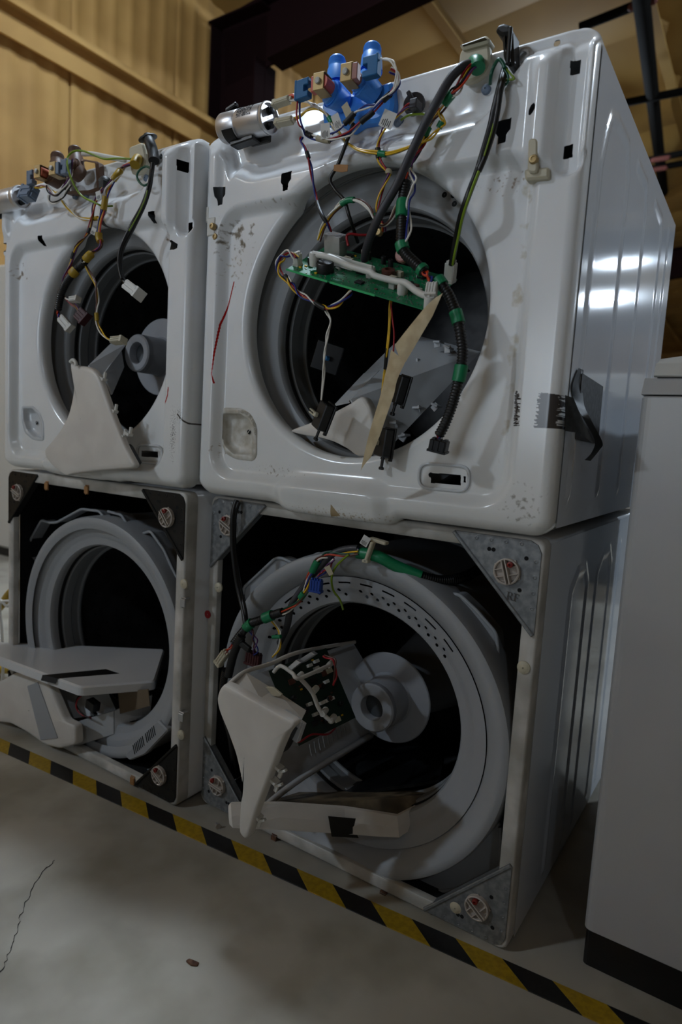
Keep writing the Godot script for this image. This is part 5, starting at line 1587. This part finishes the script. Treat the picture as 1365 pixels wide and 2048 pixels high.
	bundle(t, [v(-.4239,1.2918,.1),v(-.4218,1.279,.1),v(-.405,1.2724,.1),v(-.3796,1.277,.1),v(-.3619,1.2866,.1),v(-.3445,1.3001,.1)], ["white", "black_wire"], .0014, .0013)
	t = thing("ground_lead", "yellow green lead looping high over the brown valve on the left deck", "wire", v(-.3595,1.3429,.1))
	cable(t, "lead", [v(-.1833,1.3329,.075),v(-.2139,1.3356,.085),v(-.254,1.3418,.085),v(-.2869,1.3546,.09),v(-.3192,1.3674,.09),v(-.3355,1.3656,.1),v(-.3411,1.3519,.11),v(-.3348,1.3311,.115),v(-.3244,1.3004,.11),v(-.3076,1.2734,.1),v(-.2602,1.2516,.1),v(-.2493,1.2473,.09),v(-.2371,1.2504,.075)], .0020, M.lime)
	t = thing("white_tube", "short flat white tube behind the yellow green lead on top of the left deck", "tube", v(-.3038,1.3661,.06))
	cable(t, "tube", [v(-.3628,1.3808,.06),v(-.3296,1.3748,.06),v(-.2785,1.3595,.06),v(-.2214,1.3434,.06)], .0050, M.white_plastic)
	t = thing("power_cord", "black power cord ending in a white plug over the upper left opening", "power cord", v(-.1331,1.352,.07))
	b = MB.new()
	b.tube(cat([v(-.1457,1.3694,.065),v(-.1257,1.3505,.075),v(-.1178,1.3342,.075),v(-.1082,1.314,.08)]), .0105, 12)
	b.lathe([w(.001, .004), w(.017, .003), w(.019, .001), w(.019, -.001), w(.010, -.003)], Transform3D(look(v(-.2, .9, .3)), v(-.1457,1.3685,.065)), 24)
	obj("strain_relief", b, M.rubber, t)
	cable(t, "cord", [v(-.1049,1.3079,.085),v(-.1083,1.2864,.085),v(-.1011,1.2588,.095),v(-.1158,1.2287,.095),v(-.1441,1.1931,.095),v(-.1633,1.1517,.105),v(-.17,1.1227,.105),v(-.1629,1.0952,.105),v(-.1486,1.0786,.105)], .0046, M.black, 9)
	cable(t, "cord_strand", [v(-.1012,1.2926,.09),v(-.0979,1.2565,.1),v(-.1155,1.2252,.1),v(-.1468,1.192,.1),v(-.1643,1.1476,.11),v(-.168,1.1175,.11),v(-.1578,1.0897,.11)], .0034, M.black, 9)
	cable(t, "ground_stripe", [v(-.0968,1.2646,.1),v(-.1009,1.2365,.104),v(-.1191,1.2071,.106),v(-.1423,1.1797,.108)], .0012, M.lime)
	cable(t, "ground_lead", [v(-.1103,1.2987,.085),v(-.125,1.3049,.085),v(-.1426,1.3014,.085),v(-.1511,1.2916,.085),v(-.1432,1.2791,.085),v(-.1296,1.2703,.085),v(-.1179,1.2713,.085)], .0022, M.green_wire)
	plug2(t, v(-.1519,1.0781,.1), v(-.1176,1.0587,.098), .020, .024, M.white_plastic, 2)
	# ---------- lower right
	t = thing("wire_harness", "wire bundle with green sleeve and black conduit lying over the lower right tub ring", "wire harness", v(.2738,.552,.02))
	cable(t, "green_sleeve", [v(.364,.6042,.005),v(.3886,.6051,.005),v(.4098,.6031,.005),v(.4339,.59,-.01),v(.472,.5751,-.03)], .0105, M.green_tape, 10)
	conduit(t, [v(.47,.5757,-.03),v(.4952,.5676,-.06),v(.517,.5698,-.1),v(.5269,.5795,-.16)], .0098)
	cable(t, "grey_cable", [v(.3688,.6136,.012),v(.341,.6079,.012),v(.3167,.5958,.016),v(.3001,.5764,.02),v(.2763,.5487,.02),v(.2564,.5209,.02),v(.2353,.4866,.02),v(.2119,.4371,0),v(.1575,.3824,-.05)], .0066, M.grey_cable, 10)
	p = bundle(t, [v(.3716,.6092,.016),v(.3441,.6016,.016),v(.313,.5957,.02),v(.2965,.5833,.028),v(.2818,.5535,.028),v(.2765,.5323,.028),v(.2663,.5147,.028),v(.2493,.4936,.028),v(.2215,.4734,.03)], ["yellow", "blue", "white", "orange", "brown", "green_wire"], .004, .0014, 1.5)
	tape_on(t, p, .38, .47, .0066, M.green_tape); tape_on(t, p, .72, .79, .0064, M.green_tape)
	p = conduit(t, [v(.2238,.4748,.03),v(.1968,.4626,.03),v(.1721,.4488,.035),v(.1501,.4373,.035),v(.1326,.4158,.04),v(.1189,.3939,.045)], .0085)
	tape_on(t, p, .18, .32, .0104, M.green_tape); tape_on(t, p, .56, .70, .0100, M.green_tape)
	bundle(t, [v(.1188,.3948,.045),v(.1064,.3799,.045),v(.0963,.3694,.045)], ["red", "orange"], .002, .0013)
	plug2(t, v(.0989,.371,.045), v(.0787,.3426,.045), .016, .012, M.ivory, 3)
	p = bundle(t, [v(.3242,.5892,.02),v(.3124,.5729,.02),v(.3023,.5603,.02),v(.2967,.5491,.025),v(.2939,.5413,.025)], ["white", "blue", "red", "purple"], .0032, .0013)
	plug2(t, v(.2956,.5476,.028), v(.2949,.5255,.028), .022, .012, M.plug_blue2, 4)
	cable(t, "ground_lead", [v(.3563,.6023,.022),v(.3314,.5786,.02),v(.3222,.5564,.02),v(.3138,.5279,0),v(.3226,.5102,-.01),v(.3315,.4923,-.01)], .0020, M.lime)
	piece(t, "cream_tape", [w(.3117,.5732),w(.3231,.5796),w(.3327,.565),w(.3245,.56)], .031, .0006, M.cream_tape, .0002)
	p = bundle(t, [v(.1946,.4573,.03),v(.206,.4372,.02),v(.213,.4211,.02),v(.2119,.4003,.02),v(.1892,.3747,.01)], ["yellow", "white"], .0016, .0013)
	tape_on(t, cat([v(.1965,.4189,.022),v(.2157,.4241,.022)]), 0, 1, .004, M.green_tape)
	bundle(t, [v(.1464,.4346,.035),v(.1618,.4112,.035),v(.1678,.3937,.035),v(.1649,.3792,.035)], ["blue", "purple", "brown"], .004, .0012)
	plug2(t, v(.1592,.3805,.03), v(.1568,.3559,.03), .032, .012, M.dark_red, 6)
	t = thing("power_cord", "black power cord draped down the left corner plate of the lower right washer", "power cord", v(.0901,.5416,.02))
	cable(t, "cord", [v(.0809,.6696,.012),v(.0794,.6401,.02),v(.0811,.5844,.02),v(.0904,.5366,.02),v(.1021,.4932,.02),v(.1264,.4574,.03),v(.1422,.4288,.04),v(.1332,.4059,.04),v(.1226,.3845,.04)], .0048, M.black, 9)
	cable(t, "cord_strand", [v(.0864,.6662,.012),v(.0812,.6361,.016),v(.0827,.5842,.016),v(.092,.5363,.016),v(.1052,.4911,.016),v(.1316,.4564,.03),v(.1373,.4256,.03)], .0042, M.black, 9)
	b = MB.new()
	b.tube(cat([v(.1386,.4133,.045),v(.1293,.3952,.045),v(.12,.373,.045),v(.1134,.3492,.045),v(.108,.3254,.045)]), .0085, 10)
	b.box(v(.1473,.3954,.045), v(.030, .012, .010), .002, Basis(v(0, 0, 1), -.35)); b.box(v(.1341,.4023,.045), v(.020, .012, .012), .002, Basis(v(0, 0, 1), .7))
	obj("strain_relief", b, M.rubber, t)
	conduit(t, [v(.0961,.3333,.04),v(.0809,.2849,.03),v(.0918,.2355,.03),v(.0836,.1689,0),v(.0509,.0713,-.05)], .008)
	t = thing("cable_hook", "white plastic cable hook with a paper tag over the lower right tub", "hook", v(.3962,.6245,.02))
	b = MB.new()
	b.box(v(.3971,.6125,.02), v(.006, .038, .012), .0015, Basis(v(0, 0, 1), -.3)); b.box(v(.4076,.6319,.01), v(.034, .006, .014), .0015, Basis(v(0, 0, 1), -.12)); b.box(v(.3913,.596,.02), v(.012, .006, .012), .0015)
	obj("hook", b, M.ivory, t)
	paper_tag(t, v(.3903,.6312,.026), -.5, .014, .018)
	# ---------- far left
	t = thing("yellow_hose", "yellow hose tied with white cord at the left side of the lower left washer", "hose", v(-.7764,.3037,0))
	cable(t, "hose", [v(-.8559,.344,-.12),v(-.9009,.3102,-.12),v(-.9612,.2698,-.12),v(-1.0036,.23,-.12),v(-.9767,.1796,-.05),v(-1.0657,.0321,-.05)] + [v(-.86, .06, -.08), v(-.90, .014, -.14), v(-1.0, .014, -.3)], .013, M.hazard_yellow, 12)
	cable(t, "white_cord", [v(-.8514,.2843,-.03),v(-.8198,.2727,-.03),v(-.789,.2874,-.03),v(-.8199,.2873,-.03),v(-.8566,.2685,-.03),v(-.8459,.1965,-.03),v(-.8404,.0931,-.03),v(-.8348,-.0112,-.03)] + [v(-.72, .03, -.02), v(-.74, .005, -.06)], .004, M.white_plastic)

func surroundings() -> void:
	var b := MB.new()
	var t := thing("hazard_tape", "black and yellow striped hazard tape stuck along the concrete floor under the washers", "floor tape", v(.2, 0, .07))
	for i in 24:
		var s := -11 + i
		var x := -.012 + s * .0772
		var f := func(q: float) -> float: return .0665 - .0795 * q
		b = MB.new()
		var a := w(x, f.call(x)); var c := w(x + .0772, f.call(x + .0772))
		var n := w(.0525, .0355)
		b.prism(PackedVector2Array([w(a.x, -a.y), w(c.x, -c.y), w(c.x + n.x, -c.y - n.y), w(a.x + n.x, -a.y - n.y)]), .0, .0012, Transform3D(Basis(v(1, 0, 0), v(0, 0, -1), v(0, 1, 0)), v(0, .0002, 0)), .0003)
		obj("stripe", b, M.hazard_yellow if s % 2 == 0 else M.hazard_black, t)
	# white top loader at the right
	t = thing("top_loader", "tall plain white top loading washer with black plinth at the right edge", "washer", v(1.12, 0, -.40))
	b = MB.new()
	var X0 := .785
	var fz := -.055
	b.prism(rpoly([w(X0, -fz), w(1.46, -fz), w(1.46, .70), w(X0, .70)], .014), 0, .825, Transform3D(Basis(v(1, 0, 0), v(0, 0, -1), v(0, 1, 0)), v(0, .062, 0)), .002)
	obj("cabinet_shell", b, M.cab_grey, t)
	b = MB.new()
	b.prism(rpoly([w(X0 + .003, -fz + .004), w(1.455, -fz + .004), w(1.455, .69), w(X0 + .003, .69)], .01), 0, .0605, Transform3D(Basis(v(1, 0, 0), v(0, 0, -1), v(0, 1, 0)), v(0, .001, 0)), .001)
	obj("plinth", b, M.black, t)
	b = MB.new()
	b.prism(rpoly([w(-fz, .889), w(-fz + .016, .914), w(.70, .95), w(.70, .889)], .004), X0, 1.46, Transform3D(Basis(v(0, 0, -1), v(0, 1, 0), v(1, 0, 0)), v(0, 0, 0)), .002)
	obj("top_deck", b, M.cab_grey, t)
	b = MB.new()
	var rings := []
	for i in 15:
		var f := i / 14.0
		var x := lerpf(X0 + .012, 1.43, f)
		var hgt := .018 + .034 * sin(minf(f * 2.6, 1.0) * PI / 2)
		var ring := PackedVector3Array()
		for q in [[.0, .918], [.004, .915], [.008, .935], [.012, .937], [.03, .937 + hgt * .45], [.08, .937 + hgt * .8], [.30, .937 + hgt], [.50, .937 + hgt * .8], [.50, .915]]: ring.append(v(x, q[1], fz - .020 + (.008 - q[0] if q[0] < .01 else -q[0])))
		rings.append(ring)
	b.skin(rings, true, true)
	obj("lid", b, M.white_plastic, t)
	# grey machine far behind it
	t = thing("grey_dryer", "grey dryer with pale control strip far behind the white top loader", "dryer", v(1.5, 0, -3.3))
	b = MB.new()
	b.box(v(1.75, .55, -3.6), v(1.2, 1.10, .7), .02)
	obj("cabinet_shell", b, M.grey_body, t)
	b = MB.new()
	b.box(v(1.75, 1.22, -3.5), v(1.2, .16, .45), .02)
	b.box(v(1.75, 1.17, -3.26), v(1.2, .04, .03), .01)
	obj("control_strip", b, M.white_plastic, t)
	b = MB.new()
	b.box(v(1.45, 1.085, -3.247), v(.5, .018, .006), .002)
	obj("grip_slot", b, M.black, t)
	# pale appliance far left
	t = thing("tall_appliance", "tall pale white appliance on the floor behind the left stack", "appliance", v(-2.75, 0, -1.4))
	b = MB.new()
	b.box(v(-2.72, .86, -1.42), v(.62, 1.62, .66), .015)
	obj("door_shell", b, M.white_plastic, t)
	b = MB.new()
	b.box(v(-2.72, .025, -1.42), v(.60, .05, .62), .005)
	obj("plinth", b, M.black, t)
	# pipes under the roof
	t = thing("ceiling_conduit", "black conduit grid hung below the roof at upper right", "pipe", v(-.1981,3.6927,-5))
	b = MB.new()
	b.tube(PackedVector3Array([v(-.1138,3.9904,-3.6), v(-.7485,4.567,-9.5)]), .06, 10)
	obj("main_run", b, M.pipe, t)
	for q in [[v(-.7007,4.1715,-4.6), v(-.1953,4.2237,-4.6)], [v(-.6605,4.2018,-6), v(.1075,4.1864,-6)], [v(-.7517,4.1901,-7.4), v(.0073,4.2186,-7.4)], [v(-.823,4.2522,-7.8), v(-.0241,4.2543,-7.8)]]:
		b = MB.new()
		b.tube(PackedVector3Array(q), .035, 8)
		obj("cross_run", b, M.pipe, t)
	for q in [v(-.1995,4.087,-4.4),v(-.4429,4.1042,-7.2),v(-.5212,4.1571,-7.6)]:
		b = MB.new()
		b.box(q, v(.20, .05, .05), .015)
		obj("orange_fitting", b, M.rust_orange, t)
	# small things on the floor
	t = thing("loose_bolt", "small loose hex bolt on the floor between the tape and the lower right washer", "bolt", v(.0896,0,.0379))
	var at := v(.0939,.004,.0425)
	b = MB.new()
	b.lathe([w(.0005, .004), w(.006, .004), w(.006, -.001), w(.003, -.001), w(.003, -.012), w(.0005, -.012)], Transform3D(look(v(.8, .15, .4)), at), 6)
	obj("bolt", b, M.steel, t)
	t = thing("debris_flake", "dark curled flake of debris lying on the bare concrete in front", "debris", v(.3046,0,.3119))
	b = MB.new()
	b.prism(PackedVector2Array(rpoly([w(-.010, -.004), w(.002, -.005), w(.011, .0), w(.009, .006), w(-.002, .004), w(-.009, .002)], .002)), 0, .0025, Transform3D(Basis(v(1, 0, 0), v(0, 0, -1), v(0, 1, 0)), v(.305,.0005,.3123)), .001)
	obj("flake", b, M.rust, t)
	var cr := [v(-.0664,.0006,.3005), v(-.0526,.0006,.3336), v(-.0211,.0006,.3741), v(.0148,.0006,.4127), v(.0494,.0006,.4425), v(.0732,.0006,.4654), v(.0981,.0006,.4928), v(.1291,.0006,.5375)]
	b = MB.new()
	var pth := cat(cr, 7)
	var rg := RandomNumberGenerator.new()
	rg.seed = 3
	var rr := []
	for q in pth:
		var j := v(rg.randf_range(-.002, .002), 0, rg.randf_range(-.002, .002))
		var h := rg.randf_range(.0004, .0012)
		rr.append(PackedVector3Array([q + j - v(h, 0, 0), q + j + v(0, .0001, 0), q + j + v(h, 0, 0)]))
	b.skin(rr, false)
	obj("crack", b, M.ink, get_node("floor"))
	# unseen row of appliance boxes behind the camera, placed to shade the lower machines
	for i in 5:
		var dx := -2.3 + i * .72
		t = thing("unseen_blocker", ["unseen appliance box beside the left wall, shading the lower washers", "unseen appliance box second from the left wall, shading the lower washers", "unseen appliance box in the middle of the row, shading the lower washers", "unseen appliance box second from the open end, shading the lower washers", "unseen appliance box at the open end of the row, shading the lower washers"][i], "unseen_blocker", v(dx, 0, 2.3))
		b = MB.new()
		b.box(v(dx, .42, 2.3), v(.66, .80, .62), .01)
		obj("cabinet", b, M.grey_body, t)
		b = MB.new()
		b.box(v(dx, .42, 1.97), v(.64, .58, .04), .01)
		obj("door", b, M.grey_body, t)
		b = MB.new()
		b.box(v(dx, .76, 1.97), v(.64, .09, .04), .01)
		obj("control_strip", b, M.chip, t)
